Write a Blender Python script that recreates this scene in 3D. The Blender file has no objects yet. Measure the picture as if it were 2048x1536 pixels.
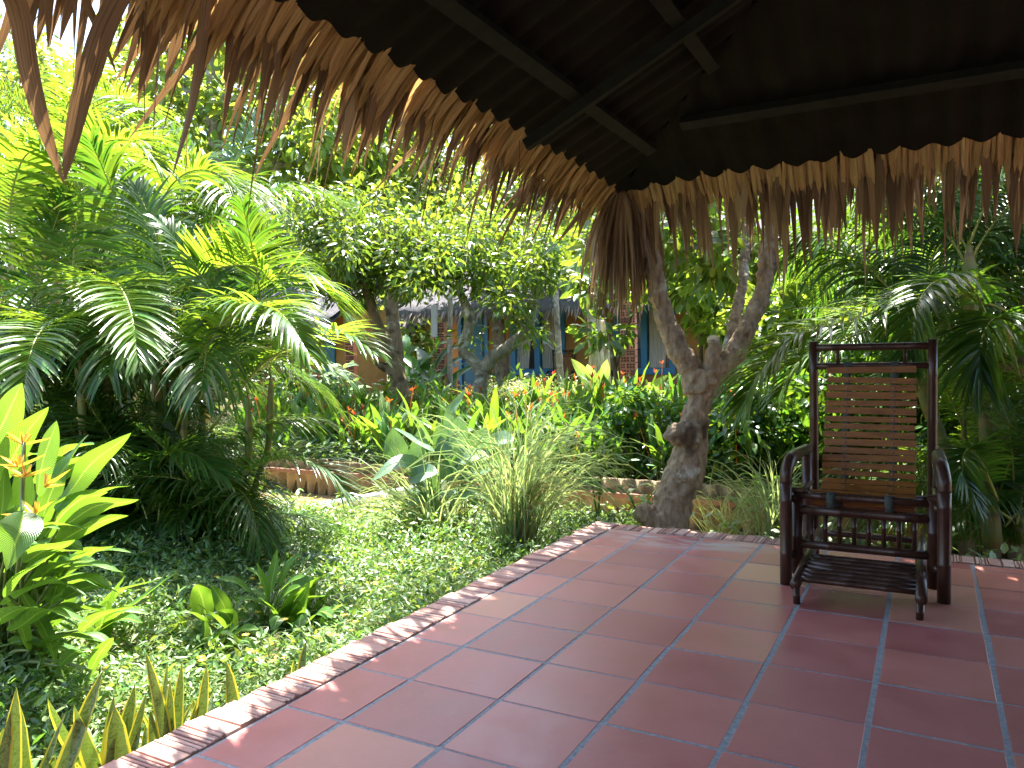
import bpy, math, random
import numpy as np
from mathutils import Matrix, Vector
rng = np.random.default_rng(7)
random.seed(7)
SC = bpy.context.scene
COL = SC.collection

# ------------------------------------------------------------------ camera
FPX, PITCH, ROLL, YAW, H = 1550.0, -0.0299, -0.0130, -0.4963, 0.9593
_c, _s = math.cos(YAW), math.sin(YAW)
_r = np.array([_c, -_s, 0.0])
FWD = np.array([_s*math.cos(PITCH), _c*math.cos(PITCH), math.sin(PITCH)])
_u = np.cross(_r, FWD)
RGT = math.cos(ROLL)*_r + math.sin(ROLL)*_u
UPV = -math.sin(ROLL)*_r + math.cos(ROLL)*_u
EYE = np.array([0, 0, H])
cam_d = bpy.data.cameras.new("camera")
cam = bpy.data.objects.new("camera", cam_d)
COL.objects.link(cam)
cam_d.sensor_width = 36
cam_d.lens = 36*FPX/2048
cam_d.clip_start, cam_d.clip_end = 0.05, 1000
cam.matrix_world = Matrix(((RGT[0], UPV[0], -FWD[0], EYE[0]), (RGT[1], UPV[1], -FWD[1], EYE[1]),
                           (RGT[2], UPV[2], -FWD[2], EYE[2]), (0, 0, 0, 1)))
SC.camera = cam

# ------------------------------------------------------------------ light
SUN = np.array([-0.150, 0.40, 1.0])
SUN /= np.linalg.norm(SUN)
elev = math.asin(SUN[2])
W = bpy.data.worlds.new("World")
SC.world = W
W.use_nodes = True
_nt = W.node_tree
_sky = _nt.nodes.new('ShaderNodeTexSky')
_sky.sky_type = 'NISHITA'
_sky.sun_disc = False
_sky.sun_elevation = elev
_sky.sun_rotation = math.atan2(SUN[0], SUN[1])
_sky.air_density, _sky.dust_density = 1.0, 2.0
_nt.links.new(_sky.outputs[0], _nt.nodes['Background'].inputs[0])
_nt.nodes['Background'].inputs[1].default_value = 0.125
sl = bpy.data.lights.new("sun", 'SUN')
sl.energy, sl.angle, sl.color = 5.0, math.radians(0.55), (1.0, 0.95, 0.86)
so = bpy.data.objects.new("sun", sl)
COL.objects.link(so)
so.rotation_euler = Vector(SUN).to_track_quat('Z', 'Y').to_euler()
SC.view_settings.view_transform = 'Standard'
SC.view_settings.look = 'None'
SC.view_settings.exposure = 2.6
SC.view_settings.gamma = 1.0
SC.view_settings.use_curve_mapping = False
cy = SC.cycles
cy.max_bounces, cy.diffuse_bounces, cy.glossy_bounces, cy.transmission_bounces = 9, 6, 3, 6
cy.sample_clamp_indirect = 8
cy.use_denoising = True
cy.caustics_reflective = cy.caustics_refractive = False

# ------------------------------------------------------------------ geometry helpers
A = lambda *v: np.array(v, float)
def ray(x, y): return FWD + RGT*((x-1024)/FPX) - UPV*((y-768)/FPX)
def D(x, y, d): return EYE + ray(x, y)*d
def G(x, y, z=0.0):
    r = ray(x, y); return EYE + r*((z-H)/r[2])
def WY(x, y, Y):
    r = ray(x, y); return EYE + r*(Y/r[1])
def WX(x, y, X):
    r = ray(x, y); return EYE + r*(X/r[0])
def nrm(v):
    v = np.asarray(v, float)
    return v/np.maximum(np.linalg.norm(v, axis=-1, keepdims=True), 1e-9)

class MB:
    def __init__(s): s.v, s.q, s.t, s.uv, s.mq, s.mt, s.n = [], [], [], [], [], [], 0
    def add(s, V, Q=None, T=None, uv=None, mi=0):
        V = np.asarray(V, float).reshape(-1, 3)
        s.v.append(V)
        s.uv.append(np.zeros((len(V), 2)) if uv is None else np.asarray(uv, float).reshape(-1, 2))
        if Q is not None and len(Q):
            Q = np.asarray(Q, int).reshape(-1, 4); s.q.append(Q+s.n); s.mq.append(np.full(len(Q), mi))
        if T is not None and len(T):
            T = np.asarray(T, int).reshape(-1, 3); s.t.append(T+s.n); s.mt.append(np.full(len(T), mi))
        s.n += len(V)
    def mesh(s, name, mats, origin=(0, 0, 0), smooth=True):
        V = np.concatenate(s.v) - np.asarray(origin, float)
        UV = np.concatenate(s.uv)
        Q = np.concatenate(s.q) if s.q else np.zeros((0, 4), int)
        T = np.concatenate(s.t) if s.t else np.zeros((0, 3), int)
        me = bpy.data.meshes.new(name)
        me.vertices.add(len(V)); me.vertices.foreach_set('co', V.ravel().astype(np.float32))
        li = np.concatenate([Q.ravel(), T.ravel()]).astype(np.int32)
        me.loops.add(len(li)); me.loops.foreach_set('vertex_index', li)
        me.polygons.add(len(Q)+len(T))
        st = np.concatenate([np.arange(len(Q))*4, len(Q)*4+np.arange(len(T))*3]).astype(np.int32)
        me.polygons.foreach_set('loop_start', st)
        mi = np.concatenate([np.concatenate(s.mq) if s.mq else np.zeros(0), np.concatenate(s.mt) if s.mt else np.zeros(0)]).astype(np.int32)
        ms = mats if isinstance(mats, (list, tuple)) else [mats]
        for m in ms: me.materials.append(m)
        me.polygons.foreach_set('material_index', mi)
        me.polygons.foreach_set('use_smooth', np.full(len(mi), smooth, dtype=bool))
        ul = me.uv_layers.new(name='UVMap')
        ul.data.foreach_set('uv', UV[li].ravel().astype(np.float32))
        me.update(calc_edges=True)
        me.validate()
        return me

def thing(name, label, cat, loc=(0, 0, 0), group=None):
    o = bpy.data.objects.new(name, None); COL.objects.link(o)
    o.location = tuple(float(a) for a in loc); o.empty_display_size = 0.1
    o['label'] = label; o['category'] = cat
    if group: o['group'] = group
    return o
def part(name, mb, mats, parent=None, smooth=True, root=None):
    """link one mesh built in world coordinates; root = the thing whose location is its frame"""
    org = np.zeros(3); p = parent
    while p is not None:
        org = org + np.array(p.location); p = p.parent
    o = bpy.data.objects.new(name, mb.mesh(name, mats, org, smooth)); COL.objects.link(o)
    if parent is not None: o.parent = parent
    return o
def single(name, mb, mats, label, cat, loc=(0, 0, 0), group=None, smooth=True):
    o = bpy.data.objects.new(name, mb.mesh(name, mats, loc, smooth)); COL.objects.link(o)
    o.location = tuple(float(a) for a in loc)
    o['label'] = label; o['category'] = cat
    if group: o['group'] = group
    return o
def setting(name, mb, mats, kind='structure', smooth=True):
    o = bpy.data.objects.new(name, mb.mesh(name, mats, (0, 0, 0), smooth)); COL.objects.link(o)
    o['kind'] = kind
    return o
def dup(root, loc, rotz=0.0, label=None, scale=1.0):
    r = root.copy(); COL.objects.link(r)
    r.location = tuple(float(a) for a in loc); r.rotation_euler = (0, 0, rotz); r.scale = (scale,)*3
    if label: r['label'] = label
    for ch in list(root.children):
        c = ch.copy(); COL.objects.link(c); c.parent = r
        for g in ch.children:
            d = g.copy(); COL.objects.link(d); d.parent = c
    return r

BOXQ = [(0, 3, 2, 1), (4, 5, 6, 7), (0, 1, 5, 4), (1, 2, 6, 5), (2, 3, 7, 6), (3, 0, 4, 7)]
def box(mb, lo, hi, mi=0):
    a, b = lo, hi
    mb.add([(a[0], a[1], a[2]), (b[0], a[1], a[2]), (b[0], b[1], a[2]), (a[0], b[1], a[2]),
            (a[0], a[1], b[2]), (b[0], a[1], b[2]), (b[0], b[1], b[2]), (a[0], b[1], b[2])], BOXQ, mi=mi)
def cbox(mb, lo, hi, c=0.004, mi=0, jit=0.0):
    """box whose top edges are chamfered"""
    a, b = A(*lo), A(*hi)
    q = [(a[0], a[1]), (b[0], a[1]), (b[0], b[1]), (a[0], b[1])]
    qi = [(a[0]+c, a[1]+c), (b[0]-c, a[1]+c), (b[0]-c, b[1]-c), (a[0]+c, b[1]-c)]
    jz = rng.normal(0, jit, 4) if jit else np.zeros(4)
    V = [(x, y, a[2]) for x, y in q]+[(x, y, b[2]-c*.7+j) for (x, y), j in zip(q, jz)]+[(x, y, b[2]+j) for (x, y), j in zip(qi, jz)]
    Q = [(0, 3, 2, 1), (8, 9, 10, 11)]
    for k in range(4):
        n = (k+1) % 4
        Q += [(k, n, n+4, k+4), (k+4, n+4, n+8, k+8)]
    mb.add(V, Q, mi=mi)
def beam(mb, p, q, w, h, up=(0, 0, 1), mi=0):
    """rectangular bar from p to q; w across, h along up"""
    p, q = A(*p), A(*q); d = nrm(q-p); s = nrm(np.cross(d, up)); u = np.cross(s, d)
    V = [e + s*(w/2*i) + u*(h/2*j) for e in (p, q) for i, j in ((-1, -1), (1, -1), (1, 1), (-1, 1))]
    mb.add(V, [(0, 1, 2, 3), (7, 6, 5, 4), (0, 4, 5, 1), (1, 5, 6, 2), (2, 6, 7, 3), (3, 7, 4, 0)], mi=mi)
def smooth_path(P, n):
    """Catmull-Rom through the rows of P"""
    P = np.asarray(P, float); k = len(P)
    if k == 2: return P[0] + np.linspace(0, 1, n)[:, None]*(P[1]-P[0])
    E = np.vstack([2*P[0]-P[1], P, 2*P[-1]-P[-2]])
    t = np.linspace(0, k-1-1e-9, n); i = t.astype(int); f = (t-i)[:, None]
    a, b, c, d = E[i], E[i+1], E[i+2], E[i+3]
    return .5*((2*b)+(-a+c)*f+(2*a-5*b+4*c-d)*f**2+(-a+3*b-3*c+d)*f**3)
def tube(mb, P, R, seg=8, mi=0, cap=True, rough=0.0):
    P = np.asarray(P, float); K = len(P); R = np.broadcast_to(np.asarray(R, float), (K,))
    T = nrm(np.gradient(P, axis=0)); ref = A(0, 0, 1) if abs(T[0, 2]) < .9 else A(1, 0, 0)
    N = [nrm(np.cross(T[0], ref))]
    for k in range(1, K):
        n = N[-1]-T[k]*(N[-1]@T[k]); N.append(nrm(n))
    N = np.array(N); B = np.cross(T, N)
    th = np.arange(seg)*2*np.pi/seg
    rad = R[:, None]*(1 + (rng.normal(0, rough, (K, seg)) if rough else 0))
    V = P[:, None]+rad[..., None]*(np.cos(th)[None, :, None]*N[:, None]+np.sin(th)[None, :, None]*B[:, None])
    k, s = np.meshgrid(np.arange(K-1), np.arange(seg), indexing='ij'); s2 = (s+1) % seg
    Q = np.stack([k*seg+s, k*seg+s2, (k+1)*seg+s2, (k+1)*seg+s], -1).reshape(-1, 4)
    uv = np.stack(np.broadcast_arrays(np.linspace(0, 1, K)[:, None], (th/6.28)[None]), -1)
    V = V.reshape(-1, 3); uv = uv.reshape(-1, 2); Tt = []
    if cap:
        V = np.vstack([V, P[0], P[-1]]); uv = np.vstack([uv, [[0, 0], [1, 0]]]); c0 = K*seg; e = (K-1)*seg
        Tt = [(c0, (j+1) % seg, j) for j in range(seg)]+[(c0+1, e+j, e+(j+1) % seg) for j in range(seg)]
    mb.add(V, Q, Tt, uv, mi)
def bamboo(mb, p, q, r, nodes=3, seg=12, mi=0, phase=None):
    p, q = A(*p), A(*q); ts = [0.0, 1.0]; rs = [r, r]
    ph = rng.uniform(0, 1) if phase is None else phase
    for k in range(nodes):
        t = (k+.2+.6*ph)/nodes
        for dt, f in ((-.012, 1.0), (0, 1.09), (.012, 1.0)):
            if 0 < t+dt < 1: ts.append(t+dt); rs.append(r*f)
    o = np.argsort(ts); ts = np.array(ts)[o]; rs = np.array(rs)[o]
    tube(mb, p+ts[:, None]*(q-p), rs, seg, mi)
def ribbons(mb, P, S, Wd, fold=0.0, Nn=None, mi=0, across=3, curl=0.0):
    """P (N,K,3) centre lines, S (N,K,3) side vectors, Wd (N,K) half widths"""
    P = np.asarray(P, float); Nb, K = P.shape[:2]
    S = np.broadcast_to(S, P.shape); Wd = np.broadcast_to(Wd, (Nb, K))
    if Nn is None:
        Tn = nrm(np.gradient(P, axis=1)); Nn = nrm(np.cross(S, Tn))
    a = np.linspace(-1, 1, across)
    off = (fold*np.abs(a)+curl*a**2)[None, None, :, None]
    V = P[:, :, None]+S[:, :, None]*(a[None, None, :, None]*Wd[..., None, None])+Nn[:, :, None]*(off*Wd[..., None, None])
    b, k, s = np.meshgrid(np.arange(Nb)*K*across, np.arange(K-1), np.arange(across-1), indexing='ij')
    i = b+k*across+s
    Q = np.stack([i, i+1, i+across+1, i+across], -1).reshape(-1, 4)
    uv = np.stack(np.broadcast_arrays(np.linspace(0, 1, K)[None, :, None], (a*.5+.5)[None, None], np.zeros((Nb, 1, 1)))[:2], -1)
    mb.add(V.reshape(-1, 3), Q, None, np.broadcast_to(uv, V.shape[:3]+(2,)).reshape(-1, 2), mi)
LQ = [(1, 4, 5, 2)]
def leaves(mb, B, Dr, Nm, L, Wd, bend=0.15, fold=0.25, mi=0):
    """many small pointed leaves, 8 vertices each"""
    B = np.asarray(B, float); n = len(B); Dr = nrm(Dr); Sd = nrm(np.cross(Dr, Nm)); Nm = np.cross(Sd, Dr)
    L = np.broadcast_to(L, (n,))[:, None]; Wd = np.broadcast_to(Wd, (n,))[:, None]
    tp = [(0, 0, 0), (.33, -.5, 1), (.33, 0, 0), (.33, .5, 1), (.7, -.4, 1), (.7, 0, 0), (.7, .4, 1), (1, 0, 0)]
    V = np.stack([B+Dr*L*u+Sd*Wd*v+Nm*(fold*f*Wd*.5-bend*u*u*L) for u, v, f in tp], 1)
    i = np.arange(n)[:, None]*8
    Q = np.concatenate([i+np.array(q)[None] for q in ((1, 4, 5, 2), (2, 5, 6, 3))])
    T = np.concatenate([i+np.array(q)[None] for q in ((0, 1, 2), (0, 2, 3), (4, 7, 5), (5, 7, 6))])
    uv = np.array([(u, v+.5) for u, v, f in tp])
    mb.add(V.reshape(-1, 3), Q, T, np.tile(uv, (n, 1)), mi)
def rdir(n, zlo=-1., zhi=1.):
    z = rng.uniform(zlo, zhi, n); a = rng.uniform(0, 2*np.pi, n); r = np.sqrt(1-z*z)
    return np.stack([r*np.cos(a), r*np.sin(a), z], 1)

# ------------------------------------------------------------------ materials
def base_mat(name, col=(.5, .5, .5), rough=.6, spec=.5):
    m = bpy.data.materials.new(name); m.use_nodes = True
    nt = m.node_tree; b = nt.nodes['Principled BSDF']
    b.inputs['Base Color'].default_value = (*col, 1); b.inputs['Roughness'].default_value = rough
    b.inputs['Specular IOR Level'].default_value = spec
    return m, nt, b
def N(nt, t, **kw):
    n = nt.nodes.new('ShaderNode'+t)
    for k, v in kw.items():
        if k.startswith('i_'): n.inputs[int(k[2:])].default_value = v
        else: setattr(n, k, v)
    return n
def ramp(nt, fac, stops):
    r = N(nt, 'ValToRGB'); e = r.color_ramp.elements
    while len(e) < len(stops): e.new(.5)
    for k, (p, c) in enumerate(stops):
        e[k].position = p; e[k].color = (*c, 1) if len(c) == 3 else c
    nt.links.new(fac, r.inputs[0]); return r
def noise(nt, scale, detail=6, rough=.6, dist=0, coord='Object', stretch=None):
    tc = N(nt, 'TexCoord'); n = N(nt, 'TexNoise')
    n.inputs['Scale'].default_value = scale; n.inputs['Detail'].default_value = detail
    n.inputs['Roughness'].default_value = rough; n.inputs['Distortion'].default_value = dist
    src = tc.outputs[coord]
    if stretch:
        mp = N(nt, 'Mapping'); mp.inputs['Scale'].default_value = stretch
        nt.links.new(src, mp.inputs[0]); src = mp.outputs[0]
    nt.links.new(src, n.inputs['Vector']); return n
def mixc(nt, fac, a, b, mode='MIX'):
    m = N(nt, 'Mix', data_type='RGBA', blend_type=mode)
    for i, v in ((0, fac), (6, a), (7, b)):
        if hasattr(v, 'is_output'): nt.links.new(v, m.inputs[i])
        else: m.inputs[i].default_value = v if i == 0 else (*v, 1)
    return m.outputs[2]
def math_(nt, op, a, b=None):
    m = N(nt, 'Math', operation=op)
    for i, v in ((0, a), (1, b)):
        if v is None: continue
        if hasattr(v, 'is_output'): nt.links.new(v, m.inputs[i])
        else: m.inputs[i].default_value = v
    return m.outputs[0]
def bump(nt, b, h, strength=.5, dist=.01):
    n = N(nt, 'Bump'); n.inputs['Strength'].default_value = strength; n.inputs['Distance'].default_value = dist
    nt.links.new(h, n.inputs['Height']); nt.links.new(n.outputs[0], b.inputs['Normal']); return n
def leafmat(name, col, tcol=None, rough=.38, tfac=.38, hv=.05, vv=.7, spec=.5, vein=0, rib=None, tip=0.0):
    tcol = tcol or (col[0]*3.0, col[1]*2.6, col[2]*.8)
    m, nt, b = base_mat(name, col, rough, spec)
    g = N(nt, 'NewGeometry'); r = g.outputs['Random Per Island']
    r2 = math_(nt, 'FRACT', math_(nt, 'MULTIPLY', r, 13.7))
    hue = math_(nt, 'ADD', math_(nt, 'MULTIPLY', math_(nt, 'SUBTRACT', r, .5), hv), .5)
    val = math_(nt, 'ADD', math_(nt, 'MULTIPLY', math_(nt, 'SUBTRACT', r2, .5), vv), 1.0)
    outs = []
    for c in (col, tcol):
        src = N(nt, 'RGB'); src.outputs[0].default_value = (*c, 1); s = src.outputs[0]
        if rib is not None:
            uv = N(nt, 'UVMap'); sx = N(nt, 'SeparateXYZ'); nt.links.new(uv.outputs[0], sx.inputs[0])
            d = math_(nt, 'ABSOLUTE', math_(nt, 'SUBTRACT', sx.outputs[1], .5))
            f = math_(nt, 'LESS_THAN', d, .035)
            s = mixc(nt, f, s, rib)
        h = N(nt, 'HueSaturation'); nt.links.new(s, h.inputs['Color'])
        nt.links.new(hue, h.inputs['Hue']); nt.links.new(val, h.inputs['Value']); o_ = h.outputs[0]
        if tip:   # withered leaf tips, on some leaves only
            uv2 = N(nt, 'UVMap'); sx2 = N(nt, 'SeparateXYZ'); nt.links.new(uv2.outputs[0], sx2.inputs[0])
            st_ = math_(nt, 'SUBTRACT', 1.25, math_(nt, 'MULTIPLY', math_(nt, 'FRACT', math_(nt, 'MULTIPLY', r, 57.3)), tip))
            f_ = math_(nt, 'MULTIPLY', math_(nt, 'SUBTRACT', sx2.outputs[0], st_), 9.); f_ = math_(nt, 'MINIMUM', math_(nt, 'MAXIMUM', f_, 0.), .9)
            o_ = mixc(nt, f_, o_, (.22, .14, .06))
        outs.append(o_)
    nt.links.new(outs[0], b.inputs['Base Color'])
    tr = N(nt, 'BsdfTranslucent'); nt.links.new(outs[1], tr.inputs[0])
    if vein:
        uv = N(nt, 'UVMap'); sx = N(nt, 'SeparateXYZ'); nt.links.new(uv.outputs[0], sx.inputs[0])
        d = math_(nt, 'ABSOLUTE', math_(nt, 'SUBTRACT', sx.outputs[1], .5))
        ph = math_(nt, 'SUBTRACT', math_(nt, 'MULTIPLY', sx.outputs[0], vein), math_(nt, 'MULTIPLY', d, vein*.5))
        w = math_(nt, 'SINE', ph)
        bn = bump(nt, b, w, .45, .004); nt.links.new(bn.outputs[0], tr.inputs['Normal'])
    mx = N(nt, 'MixShader'); mx.inputs[0].default_value = tfac
    nt.links.new(b.outputs[0], mx.inputs[1]); nt.links.new(tr.outputs[0], mx.inputs[2])
    nt.links.new(mx.outputs[0], nt.nodes['Material Output'].inputs[0])
    return m
M = {}
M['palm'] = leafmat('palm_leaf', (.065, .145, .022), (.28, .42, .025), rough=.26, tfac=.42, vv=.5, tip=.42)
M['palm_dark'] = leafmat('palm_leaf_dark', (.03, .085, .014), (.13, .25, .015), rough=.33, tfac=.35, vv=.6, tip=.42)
M['palm_dry'] = leafmat('palm_leaf_dry', (.24, .16, .07), (.30, .19, .06), rough=.6, tfac=.3, hv=.02, vv=.5)
M['rachis'] = base_mat('palm_rachis', (.24, .26, .045), .4)[0]
M['tree'] = leafmat('tree_leaf', (.045, .10, .018), (.28, .40, .03), rough=.35, tfac=.36, vv=.8)
M['tree_dark'] = leafmat('tree_leaf_dark', (.028, .075, .018), (.15, .27, .02), rough=.33, tfac=.32, vv=.8)
M['tree_lime'] = leafmat('tree_leaf_lime', (.075, .135, .02), (.34, .45, .04), rough=.4, tfac=.45, vv=.7)
M['far'] = leafmat('far_leaf', (.05, .10, .02), (.3, .42, .04), rough=.45, tfac=.4, vv=.9)
M['helic'] = leafmat('heliconia_leaf', (.07, .16, .03), (.19, .33, .02), rough=.36, spec=.6, tfac=.40, vv=.45, vein=190, rib=(.30, .42, .06), tip=.36)
M['bed'] = leafmat('bed_leaf', (.055, .14, .022), (.20, .36, .02), rough=.33, tfac=.42, vv=.5, vein=150, rib=(.2, .32, .05))
M['glauc'] = leafmat('glaucous_leaf', (.14, .24, .16), (.22, .40, .05), rough=.36, spec=.8, tfac=.24, vv=.3, vein=160, rib=(.25, .36, .15))
M['grass'] = leafmat('lemongrass_blade', (.28, .37, .18), (.42, .53, .16), rough=.4, tfac=.4, vv=.6)
M['drygrass'] = leafmat('dry_blade', (.30, .22, .09), (.4, .3, .08), rough=.6, tfac=.3, vv=.5)
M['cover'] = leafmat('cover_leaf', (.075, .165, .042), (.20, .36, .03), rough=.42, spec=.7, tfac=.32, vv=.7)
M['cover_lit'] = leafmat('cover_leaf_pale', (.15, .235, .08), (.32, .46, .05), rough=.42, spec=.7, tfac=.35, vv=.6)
M['hedge'] = leafmat('hedge_leaf', (.24, .30, .10), (.45, .5, .12), rough=.45, tfac=.35, vv=.5)
M['citrus'] = leafmat('citrus_leaf', (.035, .10, .022), (.2, .36, .02), rough=.27, tfac=.3, vv=.6)
M['banana'] = leafmat('banana_leaf', (.10, .20, .06), (.4, .55, .08), rough=.4, tfac=.4, vv=.2, vein=120, rib=(.4, .5, .2))
M['stem'] = base_mat('green_stem', (.12, .17, .04), .5)[0]
M['petal'] = leafmat('orange_petal', (.65, .13, .02), (.7, .2, .03), tfac=.3, hv=.06, vv=.3)
M['petal_red'] = leafmat('red_petal', (.55, .04, .03), (.6, .08, .03), tfac=.3, hv=.03, vv=.3)
M['petal_yel'] = leafmat('yellow_petal', (.62, .38, .05), (.6, .4, .04), tfac=.3, hv=.03, vv=.2)

def bark(name, c1, c2, lich=(.42, .42, .38), amt=.5, scale=18):
    m, nt, b = base_mat(name, c1, .85, .2)
    n1 = noise(nt, scale, 8, .65, .4, stretch=(1, 1, .35)); n2 = noise(nt, 5, 5, .6, .3); n3 = noise(nt, 3.2, 3, .5)
    c = ramp(nt, n1.outputs[0], [(.32, c2), (.62, c1)]).outputs[0]
    f = ramp(nt, n2.outputs[0], [(.52+.12*(1-amt), (0, 0, 0)), (.62+.12*(1-amt), (1, 1, 1))]).outputs[0]
    c = mixc(nt, f, c, lich)
    f2 = ramp(nt, n3.outputs[0], [(.56, (0, 0, 0)), (.64, (1, 1, 1))]).outputs[0]
    c = mixc(nt, f2, c, tuple(x*.6 for x in c2))
    nt.links.new(c, b.inputs['Base Color'])
    bump(nt, b, n1.outputs[0], .8, .02)
    return m
M['bark'] = bark('bark_brown', (.40, .30, .205), (.17, .115, .075), (.55, .53, .47), .45, 26)
M['bark_pale'] = bark('bark_pale', (.30, .26, .20), (.15, .12, .09), (.50, .50, .46), .8)
M['bark_tan'] = bark('bark_tan', (.22, .155, .09), (.10, .07, .04), (.33, .33, .26), .5)
m, nt, b = base_mat('ringed_cane', (.25, .24, .07), .5)
tc = N(nt, 'TexCoord'); wv = N(nt, 'TexWave', wave_type='BANDS', bands_direction='Z'); wv.inputs['Scale'].default_value = 1.5; wv.inputs['Distortion'].default_value = 1.2
nt.links.new(tc.outputs['Object'], wv.inputs[0])
n1 = noise(nt, 6)
c = ramp(nt, wv.outputs[0], [(.02, (.11, .09, .03)), (.07, (.19, .16, .035)), (.6, (.17, .165, .035)), (1, (.13, .15, .035))]).outputs[0]
nt.links.new(mixc(nt, ramp(nt, n1.outputs[0], [(.5, (0, 0, 0)), (.7, (1, 1, 1))]).outputs[0], c, (.20, .13, .05)), b.inputs['Base Color'])
M['cane'] = m

# ------------------------------------------------------------------ ground and water
def gz(x, y):
    """height of the garden"""
    x = np.asarray(x, float); y = np.asarray(y, float)
    sm = lambda e0, e1, v: (lambda t: t*t*(3-2*t))(np.clip((v-e0)/(e1-e0), 0, 1))
    z = -.26 + .02*np.sin(x*2.1)*np.cos(y*1.7)
    yb = 4.70+.55*sm(-3.3, -2.3, x); z = z - .40*sm(0, .3, y-yb) + .46*sm(6.28, 6.36, y) + .30*sm(7.5, 13.5, y)
    return z
xs = np.concatenate([np.linspace(-400, -22, 14), np.linspace(-20, -9, 18), np.linspace(-8.8, 4, 90), np.linspace(4.4, 16, 16), np.linspace(20, 400, 14)])
ys = np.concatenate([np.linspace(-300, -6, 8), np.linspace(-5, 5.2, 50), np.linspace(5.25, 6.4, 36), np.linspace(6.5, 16, 40), np.linspace(17, 60, 14), np.linspace(80, 500, 10)])
mb = MB(); X, Y = np.meshgrid(xs, ys, indexing='ij')
ny = len(ys); i, j = np.meshgrid(np.arange(len(xs)-1), np.arange(ny-1), indexing='ij'); k = i*ny+j
mb.add(np.stack([X, Y, gz(X, Y)], -1), np.stack([k, k+ny, k+ny+1, k+1], -1))
m, nt, b = base_mat('soil', (.10, .075, .05), .95, .1)
n1 = noise(nt, 9, 8, .7); n2 = noise(nt, 1.3, 4)
c = ramp(nt, n1.outputs[0], [(.3, (.045, .034, .022)), (.7, (.15, .115, .075))]).outputs[0]
nt.links.new(mixc(nt, ramp(nt, n2.outputs[0], [(.45, (0, 0, 0)), (.65, (1, 1, 1))]).outputs[0], c, (.07, .085, .03)), b.inputs['Base Color'])
bump(nt, b, n1.outputs[0], .8, .04)
setting('ground', mb, m)
mb = MB(); box(mb, (-30, 4.6, -.66), (12, 6.29, -.45))
m, nt, b = base_mat('muddy_water', (.42, .31, .17), .12, .5)
n1 = noise(nt, 5, 3); bump(nt, b, n1.outputs[0], .12, .02)
setting('pond_water', mb, m, smooth=False)

# ------------------------------------------------------------------ terrace
XO, XI, YI, YO = -1.742, -1.592, 4.098, 4.245
COLS = [XI]+[-1.3823+.31*k for k in range(0, 17)]
ROWS = [2.4867+.3019*k for k in range(-14, 6)]+[YI]
mb = MB(); box(mb, (XI-.002, -1.9, -.33), (3.6, YI+.002, -.0012))
m, nt, b = base_mat('grout', (.10, .105, .115), .9, .2)
n1 = noise(nt, 60, 6, .7); nt.links.new(ramp(nt, n1.outputs[0], [(.3, (.20, .21, .225)), (.7, (.40, .415, .435))]).outputs[0], b.inputs['Base Color']); bump(nt, b, n1.outputs[0], .8, .004)
terr = setting('terrace', mb, m, smooth=False)
mb = MB()
for a in range(len(COLS)-1):
    for r in range(len(ROWS)-1):
        g1, g2, g3, g4 = rng.normal((.0075, .0075, .0050, .0050), .0016)
        x0, x1, y0, y1 = COLS[a]+g1, COLS[a+1]-g2, ROWS[r]+g3, ROWS[r+1]-g4
        cbox(mb, (x0, y0, -.02), (x1, y1, rng.normal(0, .0004)), .0016, jit=.0003)
m, nt, b = base_mat('terracotta', (.3, .08, .05), .3, .5)
g = N(nt, 'NewGeometry'); n1 = noise(nt, 7, 6, .6); n2 = noise(nt, 45, 5, .7); n3 = noise(nt, 3.0, 8, .62, 1.2, stretch=(1, 3, 1))
c = ramp(nt, g.outputs['Random Per Island'], [(0, (.34, .085, .085)), (.4, (.47, .135, .128)), (.7, (.54, .18, .155)), (.85, (.56, .21, .15)), (1, (.62, .32, .20))]).outputs[0]
c = mixc(nt, .28, c, ramp(nt, n1.outputs[0], [(.3, (.31, .075, .080)), (.7, (.62, .24, .215))]).outputs[0])
c = mixc(nt, ramp(nt, n2.outputs[0], [(.58, (0, 0, 0)), (.76, (.45, .45, .45))]).outputs[0], c, (.42, .25, .2))
tc = N(nt, 'TexCoord'); sp = N(nt, 'Vector' + 'Math', operation='DISTANCE'); sp.inputs[1].default_value = (-1.17, 3.99, 0)
mp = N(nt, 'Mapping'); mp.inputs['Scale'].default_value = (.62, 1.5, 0); mp.inputs['Location'].default_value = (-1.17*(1-.62), 3.99*(1-1.5), 0)
nt.links.new(tc.outputs['Object'], mp.inputs[0]); nt.links.new(mp.outputs[0], sp.inputs[0])
near = ramp(nt, sp.outputs['Value'], [(.12, (1, 1, 1)), (.34, (0, 0, 0))]).outputs[0]
st = mixc(nt, 1.0, near, ramp(nt, n3.outputs[0], [(.44, (0, 0, 0)), (.56, (1, 1, 1))]).outputs[0], 'MULTIPLY')
c = mixc(nt, st, c, (.46, .40, .40))
nt.links.new(c, b.inputs['Base Color'])
nt.links.new(ramp(nt, n1.outputs[0], [(.3, (.30, .30, .30)), (.75, (.48, .48, .48))]).outputs[0], b.inputs['Roughness'])
bump(nt, b, n2.outputs[0], .12, .004)
part('tile_paving', mb, m, terr, smooth=False)
mb = MB()
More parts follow.
